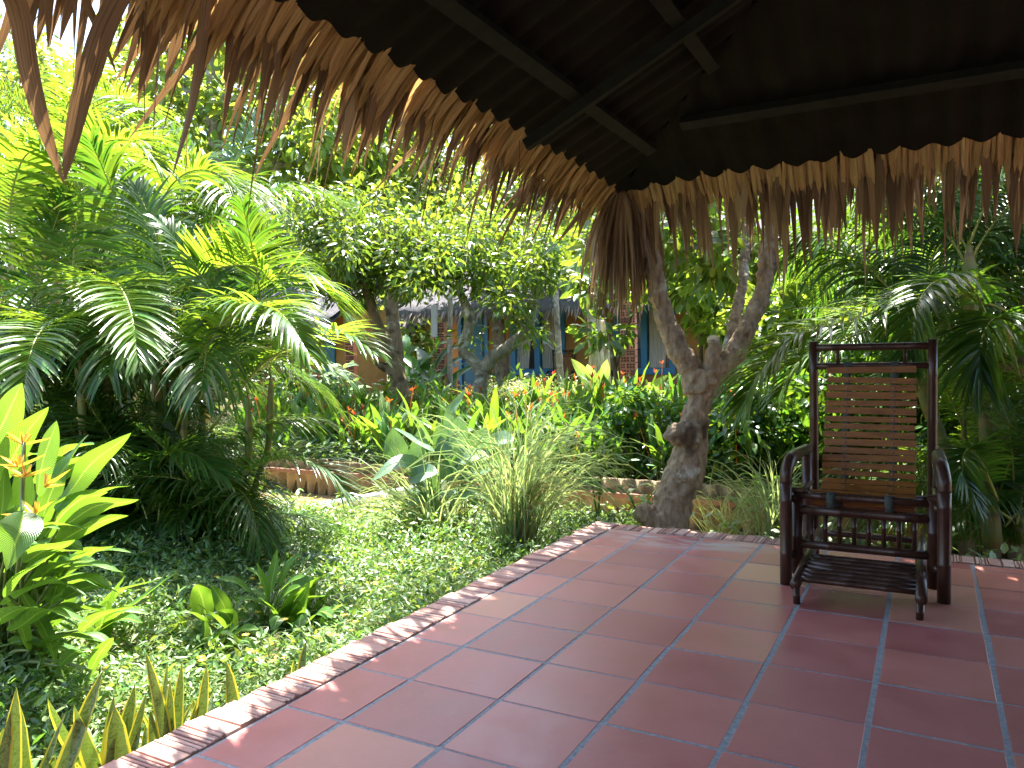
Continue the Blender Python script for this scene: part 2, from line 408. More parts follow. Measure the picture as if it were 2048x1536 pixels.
def edge_brick(lo, hi, ax):
    """hollow clay brick laid on edge: one broad face and three narrow ribs with grooves between"""
    w = hi[ax]-lo[ax]; dz = rng.normal(0, .002)
    box(mb, (lo[0]+.003, lo[1]+.003, -.33), (hi[0]-.003, hi[1]-.003, -.007))
    cuts = np.array([0, .50, .62, .745, .87, 1.0])
    if rng.random() < .3: cuts = 1-cuts[::-1]
    cuts = cuts+np.concatenate([[0], rng.normal(0, .015, 4), [0]])
    for c0, c1 in zip(cuts[:-1], cuts[1:]):
        l, h = list(lo), list(hi); l[ax] = lo[ax]+w*c0+.0018; h[ax] = lo[ax]+w*c1-.0018
        o = 1-ax; l[o] += abs(rng.normal(0, .003)); h[o] -= abs(rng.normal(0, .004))
        l[2] = -.03; h[2] = .004+dz+rng.normal(0, .001)
        cbox(mb, l, h, .0022, jit=.001)
y = -1.9
while y < YO-.02:
    w = rng.normal(.104, .003); y2 = min(y+w, YO)
    edge_brick([XO+rng.normal(0, .004), y+.002, 0], [XI-.006, y2-.002, 0], 1); y += w
x = XI
while x < 3.6:
    w = rng.normal(.104, .003)
    edge_brick([x+.002, YI+.006, 0], [x+w-.002, YO+rng.normal(0, .004), 0], 0); x += w
m, nt, b = base_mat('edge_brick', (.4, .2, .15), .9, .2)
g = N(nt, 'NewGeometry'); n1 = noise(nt, 22, 7, .7)
c = ramp(nt, g.outputs['Random Per Island'], [(0, (.42, .22, .18)), (.5, (.54, .33, .27)), (1, (.62, .43, .36))]).outputs[0]
c = mixc(nt, ramp(nt, n1.outputs[0], [(.5, (0, 0, 0)), (.72, (.8, .8, .8))]).outputs[0], c, (.38, .31, .28))
nt.links.new(c, b.inputs['Base Color']); bump(nt, b, n1.outputs[0], .6, .006)
part('brick_edging', mb, m, terr, smooth=False)

# ------------------------------------------------------------------ roof over the terrace
XE, YE, ZE, SL, RX = -1.67, 4.5, 2.02, .48, 1.9
roof = thing('thatched_roof', 'dark corrugated veranda roof overhead with a shaggy dry palm thatch fringe along its eaves', 'roof', (XE, YE, ZE))
def droop(x, y): return -.05*np.exp(-np.hypot(x-XE, y-YE)/.35)
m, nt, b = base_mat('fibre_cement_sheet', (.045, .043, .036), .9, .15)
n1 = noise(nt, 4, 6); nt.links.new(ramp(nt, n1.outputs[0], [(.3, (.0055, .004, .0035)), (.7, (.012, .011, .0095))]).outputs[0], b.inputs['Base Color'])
def corr_sheet(axis, lo, hi, top, sheet=1.02):
    """corrugation ridges run up the slope; axis: 0 = left slope (columns along Y), 1 = front slope (columns along X)"""
    mb = MB(); wl = .146; n = int((hi-lo)/(wl/10)); t = np.linspace(lo, hi, n); K = 10
    lap = np.floor((t-lo)/sheet)*0 + ((t-lo) % sheet < .10)*-.008
    amp = .0135*np.cos(2*np.pi*t/wl)+lap
    V = []
    for k in range(K):
        f = k/(K-1)
        run = top(t)*f
        if axis == 0: x, y = XE+run, t
        else: x, y = t, YE-run
        z = ZE+run*SL+amp+droop(x, y)
        V.append(np.stack([x, y, z], 1))
    V = np.array(V); k, s = np.meshgrid(np.arange(K-1), np.arange(n-1), indexing='ij'); i = k*n+s
    mb.add(V, np.stack([i, i+1, i+n+1, i+n], -1).reshape(-1, 4))
    return mb
LW = RX-XE
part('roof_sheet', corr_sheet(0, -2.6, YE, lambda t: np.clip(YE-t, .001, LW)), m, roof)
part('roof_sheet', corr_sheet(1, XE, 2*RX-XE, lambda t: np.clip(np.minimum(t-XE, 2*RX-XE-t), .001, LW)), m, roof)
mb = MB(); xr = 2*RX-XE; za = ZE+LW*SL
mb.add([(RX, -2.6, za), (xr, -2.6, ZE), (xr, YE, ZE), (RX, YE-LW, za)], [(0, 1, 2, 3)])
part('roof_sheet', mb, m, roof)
th = .16; mb = MB()
P8 = [(XE-.04, -2.6, ZE+.05), (XE-.04, YE+.04, ZE+.05), (xr, YE+.04, ZE+.05), (xr, -2.6, ZE+.05), (RX, -2.6, za+.09), (RX, YE-LW, za+.09)]
P8 = np.array(P8+[(p[0], p[1], p[2]+th) for p in P8])
mb.add(P8, [(6, 10, 11, 7), (0, 1, 5, 4), (0, 6, 7, 1), (1, 7, 8, 2), (2, 8, 9, 3), (9, 8, 11, 10), (2, 3, 4, 5)], [(7, 11, 8), (1, 2, 5)])
mt, nt, b = base_mat('thatch_mass', (.22, .15, .09), .95, .1)
n1 = noise(nt, 30, 5); bump(nt, b, n1.outputs[0], 1, .03)
part('thatch_layer', mb, mt, roof, smooth=False)
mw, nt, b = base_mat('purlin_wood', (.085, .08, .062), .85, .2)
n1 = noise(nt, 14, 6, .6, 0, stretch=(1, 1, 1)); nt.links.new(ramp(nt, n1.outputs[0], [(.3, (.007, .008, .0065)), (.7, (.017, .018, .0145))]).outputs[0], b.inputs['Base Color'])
def on_left(x, y):   # pixel ray on the left roof slope, just under the sheet
    r = ray(x, y); n_ = A(-SL, 0, 1); o = ZE-.045-SL*XE
    return EYE+r*((o-EYE@n_)/(r@n_))
def on_front(x, y):
    r = ray(x, y); n_ = A(0, SL, 1); o = ZE-.045+SL*YE
    return EYE+r*((o-EYE@n_)/(r@n_))
zs = lambda x: ZE+(x-XE)*SL
x1 = on_left(1150, 190)[0]; x2 = on_left(1375, 70)[0]
nl = nrm(A(-SL, 0, 1)); nf = nrm(A(0, SL, 1))
for x in (x1, x2, 2*x2-x1):
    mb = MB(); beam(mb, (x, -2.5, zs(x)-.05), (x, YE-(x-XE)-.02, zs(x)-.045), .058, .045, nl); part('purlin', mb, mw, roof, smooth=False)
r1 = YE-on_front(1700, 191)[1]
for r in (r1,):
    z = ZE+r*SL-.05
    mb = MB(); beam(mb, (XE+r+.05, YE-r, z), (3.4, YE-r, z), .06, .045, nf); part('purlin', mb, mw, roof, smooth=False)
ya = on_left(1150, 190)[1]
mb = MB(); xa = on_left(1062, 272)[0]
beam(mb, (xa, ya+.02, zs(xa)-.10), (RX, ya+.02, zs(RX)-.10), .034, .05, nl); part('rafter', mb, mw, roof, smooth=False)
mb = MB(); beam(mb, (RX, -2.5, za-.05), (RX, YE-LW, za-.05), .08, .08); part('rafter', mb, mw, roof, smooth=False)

# thatch fringe
def thatchmat(name, stops, tcol, tf):
    m, nt, b = base_mat(name, stops[0][1], .6, .3)
    g = N(nt, 'NewGeometry'); uv = N(nt, 'UVMap'); sx = N(nt, 'SeparateXYZ'); nt.links.new(uv.outputs[0], sx.inputs[0])
    r = g.outputs['Random Per Island']
    c = ramp(nt, r, stops).outputs[0]
    cm = N(nt, 'CombineXYZ'); nt.links.new(math_(nt, 'MULTIPLY', sx.outputs[1], 9.), cm.inputs[0]); nt.links.new(math_(nt, 'MULTIPLY', r, 50.), cm.inputs[1]); nt.links.new(math_(nt, 'MULTIPLY', sx.outputs[0], 1.2), cm.inputs[2])
    n = N(nt, 'TexNoise'); n.inputs['Scale'].default_value = 1.6; n.inputs['Detail'].default_value = 5; nt.links.new(cm.outputs[0], n.inputs['Vector'])
    c = mixc(nt, 1.0, c, ramp(nt, n.outputs[0], [(.28, (.5, .45, .42)), (.5, (.9, .9, .9)), (.75, (1.2, 1.17, 1.1))]).outputs[0], 'MULTIPLY')
    nt.links.new(c, b.inputs['Base Color']); bump(nt, b, n.outputs[0], .35, .004)
    tr = N(nt, 'BsdfTranslucent'); nt.links.new(mixc(nt, 1.0, c, tcol, 'MULTIPLY'), tr.inputs[0])
    mx = N(nt, 'MixShader'); mx.inputs[0].default_value = tf
    nt.links.new(b.outputs[0], mx.inputs[1]); nt.links.new(tr.outputs[0], mx.inputs[2]); nt.links.new(mx.outputs[0], nt.nodes['Material Output'].inputs[0])
    return m
M['th_tan'] = thatchmat('thatch_tan', [(0, (.50, .33, .15)), (.5, (.62, .44, .21)), (1, (.70, .53, .28))], (1.0, .85, .62), .34)
M['th_brown'] = thatchmat('thatch_brown', [(0, (.14, .088, .052)), (.5, (.26, .168, .096)), (.85, (.38, .265, .155)), (1, (.48, .37, .24))], (.95, .8, .58), .22)
def hang(mb, P0, out, L, w, steep, bendrate, K=9, taper=.45, tw=.6, fold=.25, along=None, jit=.12):
    """dry leaves that leave the eave along `out` and bend down to the plumb line"""
    n = len(P0); t = np.linspace(0, 1, K)
    d0 = nrm(out[None]*np.cos(steep)[:, None]+A(0, 0, -1)*np.sin(steep)[:, None]+along[None]*rng.normal(0, jit, n)[:, None])
    P = np.zeros((n, K, 3)); P[:, 0] = P0; d = d0.copy(); wob = rng.normal(0, .10, (n, 3))
    for k in range(1, K):
        P[:, k] = P[:, k-1]+d*(L/(K-1))[:, None]
        d = nrm(d+A(0, 0, -1)*(bendrate/(K-1))[:, None]+wob*(.6*np.sin(k*1.3))*.5)
    Tn = nrm(np.gradient(P, axis=1)); S0 = nrm(along[None, None]-Tn*(Tn@along)[..., None]); B = np.cross(Tn, S0)
    a = rng.normal(0, tw, n)[:, None]*t[None]**.8+rng.normal(0, .25, n)[:, None]
    S = S0*np.cos(a)[..., None]+B*np.sin(a)[..., None]
    prof = np.where(t < taper, 1, np.clip((1-t)/(1-taper), 0, 1)**.8)+.02
    prof = prof*(1+.0*t)
    ribbons(mb, P, S, w[:, None]*prof[None]*.5, fold)
def edge_pts(side, n):
    if side == 0:
        t = rng.uniform(.75, YE+.0, n); x = np.full(n, XE); return np.stack([x, t, ZE+droop(x, t)], 1), A(-1, 0, 0), A(0, 1, 0)
    t = rng.uniform(XE-.0, 1.5, n); y = np.full(n, YE); return np.stack([t, y, ZE+droop(t, y)], 1), A(0, 1, 0), A(1, 0, 0)
band, fr = MB(), MB()
for side, ln in ((0, 3.75), (1, 3.2)):
    # tan folded band seen from inside
    for lay, (dens, Lm, off) in enumerate(((85, .25, .03), (70, .28, .055), (40, .31, .08))):
        n = int(ln*dens); P0, out, al = edge_pts(side, n)
        P0 = P0-out*.04+A(0, 0, off+.012)+A(0, 0, 1)*rng.normal(0, .004, n)[:, None]
        hang(band, P0, out, rng.normal(Lm, .035, n), rng.uniform(.012, .03, n), rng.normal(.64, .05, n), rng.uniform(.25, .55, n), K=6, taper=.78, tw=.2, fold=.3, along=al, jit=.035)
    # long brown tips
    for dens, L0, L1 in ((64, .32, .52), (42, .42, .66), (7, .55, .86)):
        n = int(ln*dens); P0, out, al = edge_pts(side, n)
        P0 = P0-out*.02+A(0, 0, 1)*rng.uniform(.085, .16, n)[:, None]
        hang(fr, P0, out, rng.uniform(L0, L1, n)*(.92 if side == 0 else 1.25), rng.uniform(.02, .05, n), rng.normal(.6, .16, n), rng.uniform(.25, 1.9, n) if side == 0 else rng.uniform(.8, 3.0, n), K=10, taper=rng.uniform(.45, .65), tw=.5, along=al)
    n = int(ln*12); P0, out, al = edge_pts(side, n)    # thin fibres
    hang(fr, P0+A(0, 0, .06), out, rng.uniform(.4, .8, n), rng.uniform(.004, .009, n), rng.normal(.6, .25, n), rng.uniform(.8, 3, n), K=10, taper=.6, tw=1.5, along=al, jit=.3)
# corner tuft
n = 240; ang = rng.uniform(-.15, np.pi/2+.15, n); P0 = np.stack([np.full(n, XE+.02), np.full(n, YE-.02), ZE-.03+rng.uniform(-.01, .12, n)], 1)
for k in range(0, n, 12):
    a = ang[k]; o = A(-math.cos(a), math.sin(a), 0); al = A(math.sin(a), math.cos(a), 0)
    hang(fr, P0[k:k+12], o, rng.uniform(.45, .95, 12), rng.uniform(.016, .036, 12), rng.normal(.85, .2, 12), rng.uniform(1.4, 4, 12), K=10, taper=.4, tw=.9, along=al)
part('thatch_band', band, M['th_tan'], roof)['kind'] = 'stuff'
part('thatch_fringe', fr, M['th_brown'], roof)['kind'] = 'stuff'
def big_leaf(px, w, Xp, twist):
    P = smooth_path([WX(x, y, Xp+dx) for x, y, dx in px], 14); t = np.linspace(0, 1, 14)
    Tn = nrm(np.gradient(P, axis=0)); S0 = nrm(np.cross(Tn, A(-.75, .5, 0.1))); B = np.cross(Tn, S0); a = twist*t
    S = S0*np.cos(a)[:, None]+B*np.sin(a)[:, None]
    mb = MB(); ribbons(mb, P[None], S[None], (w*np.sin(np.pi*np.clip(.30+.7*t, 0, 1))**.75*.5+.0015)[None], .35)
    part('hanging_leaf', mb, M['th_brown'], roof)
big_leaf([(-5, -60, .1), (36, 20, 0), (58, 150, -.06), (92, 270, -.08), (128, 368, -.09)], .044, -1.80, .3)
big_leaf([(262, -50, .1), (205, 60, 0), (165, 190, -.06), (142, 290, -.08), (129, 360, -.09)], .046, -1.78, -.3)
big_leaf([(150, -60, .1), (175, 10, 0), (205, 80, -.05), (232, 145, -.06)], .016, -1.78, .6)
big_leaf([(420, -60, .1), (405, 60, 0), (385, 200, -.06), (345, 350, -.08)], .028, -1.78, .8)

# ------------------------------------------------------------------ bungalow wall behind the viewer (shades the roof space)
m, nt, b = base_mat('ochre_plaster', (.42, .20, .05), .9, .2)
n1 = noise(nt, 3, 6); nt.links.new(ramp(nt, n1.outputs[0], [(.3, (.30, .165, .05)), (.7, (.39, .22, .075))]).outputs[0], b.inputs['Base Color']); M['ochre'] = m
mb = MB(); box(mb, (-1.2, -2.1, 0.004), (3.6, -1.9, 2.2)); box(mb, (3.42, -1.89, 0.004), (3.6, 3.9, 2.0))
single('bungalow_wall', mb, m, 'ochre plastered bungalow wall standing at the back of the tiled veranda', 'wall', (0, -1.9, 0), smooth=False)

# ------------------------------------------------------------------ bamboo reclining chair
def woodmat(name, c1, c2, rough=.4, st=(6, 6, 1)):
    m, nt, b = base_mat(name, c1, rough, .5)
    n1 = noise(nt, 9, 7, .65, .2, stretch=st); g = N(nt, 'NewGeometry')
    c = ramp(nt, n1.outputs[0], [(.3, c2), (.7, c1)]).outputs[0]
    h = N(nt, 'HueSaturation'); nt.links.new(c, h.inputs['Color'])
    nt.links.new(math_(nt, 'ADD', math_(nt, 'MULTIPLY', g.outputs['Random Per Island'], .6), .7), h.inputs['Value'])
    nt.links.new(h.outputs[0], b.inputs['Base Color']); bump(nt, b, n1.outputs[0], .25, .003)
    return m
M['bamboo'] = woodmat('stained_bamboo', (.080, .034, .019), (.032, .014, .009), .34)
M['slat'] = woodmat('bamboo_slat', (.34, .125, .02), (.16, .054, .009), .5, (1, 6, 6))
M['strap'] = base_mat('rubber_strap', (.05, .062, .052), .75)[0]
M['stud'] = base_mat('brass_stud', (.28, .20, .14), .4)[0]
def make_chair(name, label):
    CX, Y0 = -.247, 3.41
    t = thing(name, label, 'chair', (CX, Y0, 0)); bm = M['bamboo']
    def pp(nm, *segs):
        mb = MB()
        for p, q, r, nd in segs: bamboo(mb, (CX+p[0], Y0+p[1], p[2]), (CX+q[0], Y0+q[1], q[2]), r, nd)
        return part(nm, mb, bm, t)
    for s in (-1, 1):
        # front pillar with mitred armrest
        pp('leg', ((s*.292, 0, 0), (s*.292, .0, .445), .0245, 2))
        mb = MB(); P = smooth_path([(CX+s*.292, Y0, .43), (CX+s*.291, Y0+.004, .475), (CX+s*.284, Y0+.04, .517), (CX+s*.280, Y0+.10, .532), (CX+s*.276, Y0+.30, .528), (CX+s*.274, Y0+.50, .520)], 26)
        tube(mb, P, .0255+.0022*(np.abs(np.linspace(0, 1, 26)-.5) < .02), 14); part('armrest', mb, bm, t)
        pp('leg', ((s*.276, .50, 0), (s*.274, .49, .505), .0225, 2))
        pp('inner_post', ((s*.257, .065, .035), (s*.257, .065, .397), .0245, 1))
        pp('back_post', ((s*.252, .60, 0), (s*.250, .54, 1.032), .0205, 5))
        pp('side_rail', ((s*.27, .02, .12), (s*.262, .58, .12), .014, 2))
        pp('side_rail', ((s*.27, .02, .36), (s*.262, .58, .36), .014, 2))
        mb = MB(); cbox(mb, (CX+s*.257-.026, Y0+.039, .39), (CX+s*.257+.026, Y0+.091, .4055), .006); part('post_cap', mb, bm, t, smooth=False)
        # pull-out footrest rail and its foot
        fr_ = pp('footrest_rail', ((s*.217, -.27, .076), (s*.205, .42, .150), .0205, 2))
        pp('footrest_leg', ((s*.212, -.255, 0), (s*.214, -.258, .066), .0135, 1))
        pp('spindle', ((s*.142, .545, .918), (s*.142, .543, 1.0), .008, 1))
    pp('front_rail', ((-.245, .065, .372), (.245, .065, .372), .0175, 2))
    pp('front_rail', ((-.245, .065, .310), (.245, .065, .310), .0205, 2))
    pp('front_rail', ((-.245, .065, .164), (.245, .065, .164), .0185, 2))
    for k in range(8): pp('baluster', ((-.1995+k*.0555, .065, .172), (-.1995+k*.0555, .065, .30), .0095, 1))
    pp('top_rail', ((-.245, .541, 1.003), (.245, .541, 1.003), .0165, 3))
    pp('top_rail', ((-.245, .546, .915), (.245, .546, .915), .0150, 3))
    pp('back_rail', ((-.25, .585, .30), (.25, .585, .30), .0165, 2))
    pp('back_rail', ((-.25, .59, .205), (.25, .59, .205), .0165, 2))
    pp('cross_rail', ((-.20, .395, .148), (.20, .395, .148), .014, 2))
    pp('stretcher', ((.10, .59, .21), (.10, .585, .295), .012, 1))
    for k in range(7):
        y = -.205+k*.044; z = .079+(y+.27)*.107
        pp('footrest_slat', ((-.205, y, z), (.205, y, z), .0125, 3))
    # sling of slats: from the upper rail down the back and forward to the front rail
    key = np.array([(.530, .915), (.525, .90), (.490, .75), (.452, .60), (.412, .47), (.372, .385), (.30, .315), (.20, .300), (.12, .33), (.068, .388)])
    S = smooth_path(np.column_stack([np.zeros(len(key)), key]), 400)
    acc = np.concatenate([[0], np.cumsum(np.linalg.norm(np.diff(S, axis=0), axis=1))])
    def at(a):
        i = min(int(np.searchsorted(acc, a)), 398); d = nrm(S[i+1]-S[max(i-1, 0)]); return S[i], d
    ns = 25; a0 = .026
    for k in range(ns):
        p, d = at(a0+k*.0365+(.009 if k > 0 else 0)+rng.normal(0, .0012))
        hw = .187+.009*k/ns+rng.normal(0, .0015); nr = np.cross(d, A(1, 0, 0)); nr = nr if nr[1] < 0 or nr[2] > 0 else -nr
        mb = MB(); sk = rng.normal(0, .0022); c0 = A(CX, Y0, 0)+p+A(rng.normal(0, .002)-.003*k/ns*2, 0, 0)+nr*.006
        beam(mb, c0+A(-hw, 0, -sk), c0+A(hw, 0, sk), .0072, rng.normal(.0285, .0018), d)
        sl_ = part('back_slat' if k < 18 else 'seat_slat', mb, M['slat'], t, smooth=False)
        mb = MB()
        for s in (-1, 1):
            q = c0+A(s*.098, 0, 0)+nr*.004
            tube(mb, [q, q+nr*.0035], [.005, .003], 8)
        part('stud', mb, M['stud'], sl_)
    for s in (-1, 1):
        mb = MB(); P = np.array([A(CX+s*.098+.0, Y0, 0)+at(a)[0] for a in np.linspace(.0, acc[-1]-.012, 40)])
        ribbons(mb, P[None], np.broadcast_to(A(1, 0, 0), P.shape)[None], np.full((1, 40), .017)); o = part('strap', mb, M['strap'], t)
        o.modifiers.new('thick', 'SOLIDIFY').thickness = .004
        mb = MB(); th_ = np.linspace(-.3, 4.6, 16); x = CX+s*.098-.012+s*.012
        P = np.stack([np.full(16, x), Y0+.065-.0188*np.sin(th_), .372+.0188*np.cos(th_)], 1)
        P = np.vstack([P[:6], [(x, Y0+.0475, .356), (x+.003, Y0+.0445, .328)]])
        ribbons(mb, P[None], np.broadcast_to(A(1, 0, 0), P.shape)[None], np.full((1, len(P)), .0165)); o = part('strap', mb, M['strap'], t)
        o.modifiers.new('thick', 'SOLIDIFY').thickness = .003
        mb = MB(); P = np.stack([np.full(16, CX+s*.098), Y0+.546-.019*np.sin(np.linspace(0, 6.28, 16)), .915+.019*np.cos(np.linspace(0, 6.28, 16))], 1)
        ribbons(mb, P[None], np.broadcast_to(A(1, 0, 0), P.shape)[None], np.full((1, 16), .017)); part('strap', mb, M['strap'], t)
    return t
chair = make_chair('bamboo_chair', 'dark bamboo reclining chair with slatted back and pull-out footrest on the red tiled terrace')

# ------------------------------------------------------------------ low retaining wall, rail, pipes
YW = 6.3
m, nt, b = base_mat('old_sheet', (.40, .28, .15), .9, .2)
n1 = noise(nt, 5, 7, .65, .4); n2 = noise(nt, 2.2, 4)
c = ramp(nt, n1.outputs[0], [(.3, (.20, .145, .09)), (.7, (.36, .285, .18))]).outputs[0]
nt.links.new(mixc(nt, ramp(nt, n2.outputs[0], [(.5, (0, 0, 0)), (.62, (1, 1, 1))]).outputs[0], c, (.15, .12, .075)), b.inputs['Base Color']); bump(nt, b, n1.outputs[0], .4, .01)
rw = thing('retaining_wall', 'low retaining wall of rusty tan corrugated sheets holding back the flower bed', 'wall', (-3, YW, -.5))
x = -11.0
while x < 4:
    w = 1.05; n = 60; t = np.linspace(x, x+w+.06, n); top = -.075+rng.normal(0, .012)
    mb = MB(); zz = np.array([-.75, -.45, -.2, 0.])
    V = np.stack([np.stack([t, YW+.025*np.cos(2*np.pi*t/.15)+.006*(round(x) % 2)+.03*k*.15*rng.random(), np.full(n, top if k == 3 else z)+(.012*np.sin(t*40)*rng.random() if k == 3 else 0)], 1) for k, z in enumerate(zz)])
    k, s = np.meshgrid(np.arange(3), np.arange(n-1), indexing='ij'); i = k*n+s
    mb.add(V, np.stack([i, i+1, i+n+1, i+n], -1).reshape(-1, 4))
    o = part('corrugated_sheet', mb, m, rw); o.modifiers.new('thick', 'SOLIDIFY').thickness = .008
    x += w
mr = woodmat('rusty_bar', (.21, .10, .065), (.13, .06, .042), .8)
for x0, x1 in ((-11, -4.1), (-4.08, .2), (.22, 4)):
    mb = MB(); box(mb, (x0, YW-.075, -.225), (x1, YW-.035, -.185)); part('rail', mb, mr, rw, smooth=False)
mp, nt, b = base_mat('grey_blue_pipe', (.36, .44, .50), .45)
n1 = noise(nt, 7, 5); nt.links.new(ramp(nt, n1.outputs[0], [(.35, (.20, .24, .26)), (.6, (.38, .46, .53))]).outputs[0], b.inputs['Base Color'])
mb = MB(); tube(mb, smooth_path([WY(500, 1024, 5.55), WY(600, 1020, 5.7), WY(810, 984, 6.1), WY(900, 968, 6.25)], 20), .05, 16)
tube(mb, smooth_path([WY(560, 1024, 5.62), WY(575, 1023, 5.65)], 3), .058, 16)
single('drain_pipe', mb, mp, 'thick grey-blue plastic pipe spanning the muddy water in front of the low wall', 'pipe', WY(700, 1005, 5.9))
mb = MB(); P = smooth_path([G(505, 1088, -.2), G(560, 1098, -.19), G(620, 1112, -.2), G(672, 1126, -.2)], 12); tube(mb, P, .032, 14)
single('old_pipe', mb, mp, 'chipped pale grey pipe lying in the ground cover under the palms', 'pipe', P[0])
mb = MB(); p = G(829, 1150, -.26); tube(mb, [p, p+A(.004, 0, .13), p+A(.005, 0, .135)], [.014, .014, .012], 10); box(mb, p+A(-.022, -.02, .135), p+A(.03, .02, .15))
single('peg', mb, mp, 'short pale plastic peg standing in the ground cover beside the lemongrass', 'peg', p)

# ------------------------------------------------------------------ house across the garden
YH = 16.4
mthatch, nt, b = base_mat('grey_thatch', (.20, .19, .20), .95, .1)
n1 = noise(nt, 9, 7, .7, 0, stretch=(5, .6, .6)); nt.links.new(ramp(nt, n1.outputs[0], [(.3, (.05, .046, .05)), (.7, (.24, .23, .25))]).outputs[0], b.inputs['Base Color']); bump(nt, b, n1.outputs[0], 1, .06)
mblue = base_mat('blue_paint', (.012, .17, .36), .45)[0]
mteal = base_mat('teal_paint', (.01, .13, .20), .5)[0]
mglass = base_mat('dark_glass', (.02, .025, .03), .08)[0]
mcurt = leafmat('white_curtain', (.62, .62, .58), (.6, .6, .55), rough=.9, tfac=.3, hv=0, vv=.05)
mpl = woodmat('plinth_brick', (.34, .14, .09), (.24, .09, .06), .8)
xa, xb = WY(903, 700, YH)[0], WY(1640, 700, YH)[0]
house = thing('house', 'ochre bungalow with blue door, blue windows and thatched roof beyond the flower bed', 'house', ((xa+xb)/2, YH, .1))
def wallseg(x0, x1, z0=.0, z1=2.75):
    mb = MB(); box(mb, (x0, YH, z0), (x1, YH+.18, z1)); part('wall', mb, M['ochre'], house, smooth=False)
PXW = lambda px, y=690, Y=YH: WY(px, y, Y)
# openings: door 918-976, windows 1022-1128 and 1232-1352
xd0, xd1 = PXW(918)[0], PXW(977)[0]; w1 = (PXW(1022)[0], PXW(1131)[0]); w2 = (PXW(1228)[0], PXW(1352)[0]); w3 = (PXW(1420)[0], PXW(1500)[0])
sill, head = PXW(1090, 742)[2], 2.28
for p, q in ((xa, xd0), (xd1, w1[0]), (w1[1], w2[0]), (w2[1], w3[0]), (w3[1], xb)): wallseg(p, q)
wallseg(xd0, xd1, 2.3, 2.75)
for w in (w1, w2, w3): wallseg(w[0], w[1], 0, sill); wallseg(w[0], w[1], head, 2.75)
mb = MB(); box(mb, (xa-.03, YH-.06, 0), (xd0, YH-.004, .46)); box(mb, (xd1, YH-.06, 0), (xb, YH-.004, sill-.14)); part('plinth', mb, mpl, house, smooth=False)
mb = MB(); box(mb, (xd0, YH-.03, .1), (xd0+.09, YH+.1, 2.3)); box(mb, (xd1-.09, YH-.03, .1), (xd1, YH+.1, 2.3)); box(mb, (xd0+.09, YH-.03, 2.2), (xd1-.09, YH+.1, 2.3)); part('door_frame', mb, mblue, house, smooth=False)
mb = MB(); box(mb, (xd0+.092, YH+.02, .14), (xd1-.092, YH+.07, 2.198))
for z in (.3, .95, 1.6): cbox(mb, (xd0+.17, YH+.005, z), (xd1-.17, YH+.018, z+.5), .01)
dr = part('door', mb, mteal, house, smooth=False)
mb = MB(); tube(mb, [(xd1-.15, YH-.03, 1.15), (xd1-.22, YH-.03, 1.15)], .015, 8); part('handle', mb, M['stud'], dr)
for w, nb in ((w1, 2), (w2, 2), (w3, 2)):
    mb = MB(); y0, y1 = YH-.05, YH+.10
    box(mb, (w[0], y0, sill-.09), (w[1], y1, sill+.05)); box(mb, (w[0], y0, head-.08), (w[1], y1, head))
    for k in range(nb+1):
        xm = w[0]+(w[1]-w[0])*k/nb; e = .07
        xl = min(max(xm-e, w[0]), w[1]-2*e); box(mb, (xl, y0+.003, sill+.05), (xl+2*e, y1-.003, head-.08))
    wf = part('window', mb, mblue, house, smooth=False)
    mb = MB(); box(mb, (w[0]+.02, YH+.06, sill+.03), (w[1]-.02, YH+.065, head-.03)); part('pane', mb, mglass, wf, smooth=False)
    for k in range(nb):
        xl = w[0]+(w[1]-w[0])*k/nb+.10; n = 40; t = np.linspace(0, .42, n); mb = MB()
        V = np.stack([np.stack([xl+t*(1-.35*abs(zf-.45)), YH+.035+.014*np.sin(t*75), np.full(n, sill+.06+(head-sill-.15)*zf)], 1) for zf in (0, .45, 1)])
        kk, s = np.meshgrid(np.arange(2), np.arange(n-1), indexing='ij'); i = kk*n+s
        mb.add(V, np.stack([i, i+1, i+n+1, i+n], -1).reshape(-1, 4)); part('curtain', mb, mcurt, wf)
YEV = 14.7; ze = 2.02
def thatch_roof(parent, x0, x1, y0, z0, rise, depth, fringe=True):
    mb = MB(); n = 70; m_ = 16
    t = np.linspace(x0, x1, n); V = []
    for k in range(m_):
        f = k/(m_-1); V.append(np.stack([t, np.full(n, y0+depth*f), z0+.12+rise*f+rng.normal(0, .02, n)], 1))
    V.append(np.stack([t, np.full(n, y0+.02), np.full(n, z0-.03)], 1)); V = np.array(V)
    V = np.concatenate([V[-1:], V[:-1]]); k, s = np.meshgrid(np.arange(m_), np.arange(n-1), indexing='ij'); i = k*n+s
    mb.add(V, np.stack([i, i+1, i+n+1, i+n], -1).reshape(-1, 4))
    b_ = len(V)*n; mb.add([(x0, y0+.02, z0-.04), (x1, y0+.02, z0-.04), (x1, y0+depth, z0+rise-.1), (x0, y0+depth, z0+rise-.1)], [(3, 2, 1, 0)])
    part('roof', mb, mthatch, parent)
    if fringe:
        mb = MB(); q = int((x1-x0)*45); P0 = np.stack([rng.uniform(x0, x1, q), y0+rng.uniform(-.02, .06, q), z0+rng.uniform(-.02, .10, q)], 1)
        hang(mb, P0, A(0, -1, 0), rng.uniform(.12, .38, q), rng.uniform(.02, .05, q), rng.uniform(.7, 1.2, q), rng.uniform(.5, 2, q), K=5, along=A(1, 0, 0))
        part('thatch_fringe', mb, M['th_greyb'], parent)['kind'] = 'stuff'
M['th_greyb'] = thatchmat('thatch_greybrown', [(0, (.12, .09, .07)), (.5, (.2, .16, .13)), (1, (.34, .30, .28))], (1, .9, .8), .15)
thatch_roof(house, WY(790, 600, YEV)[0], xb+.5, YEV, ze, 2.5, 5)
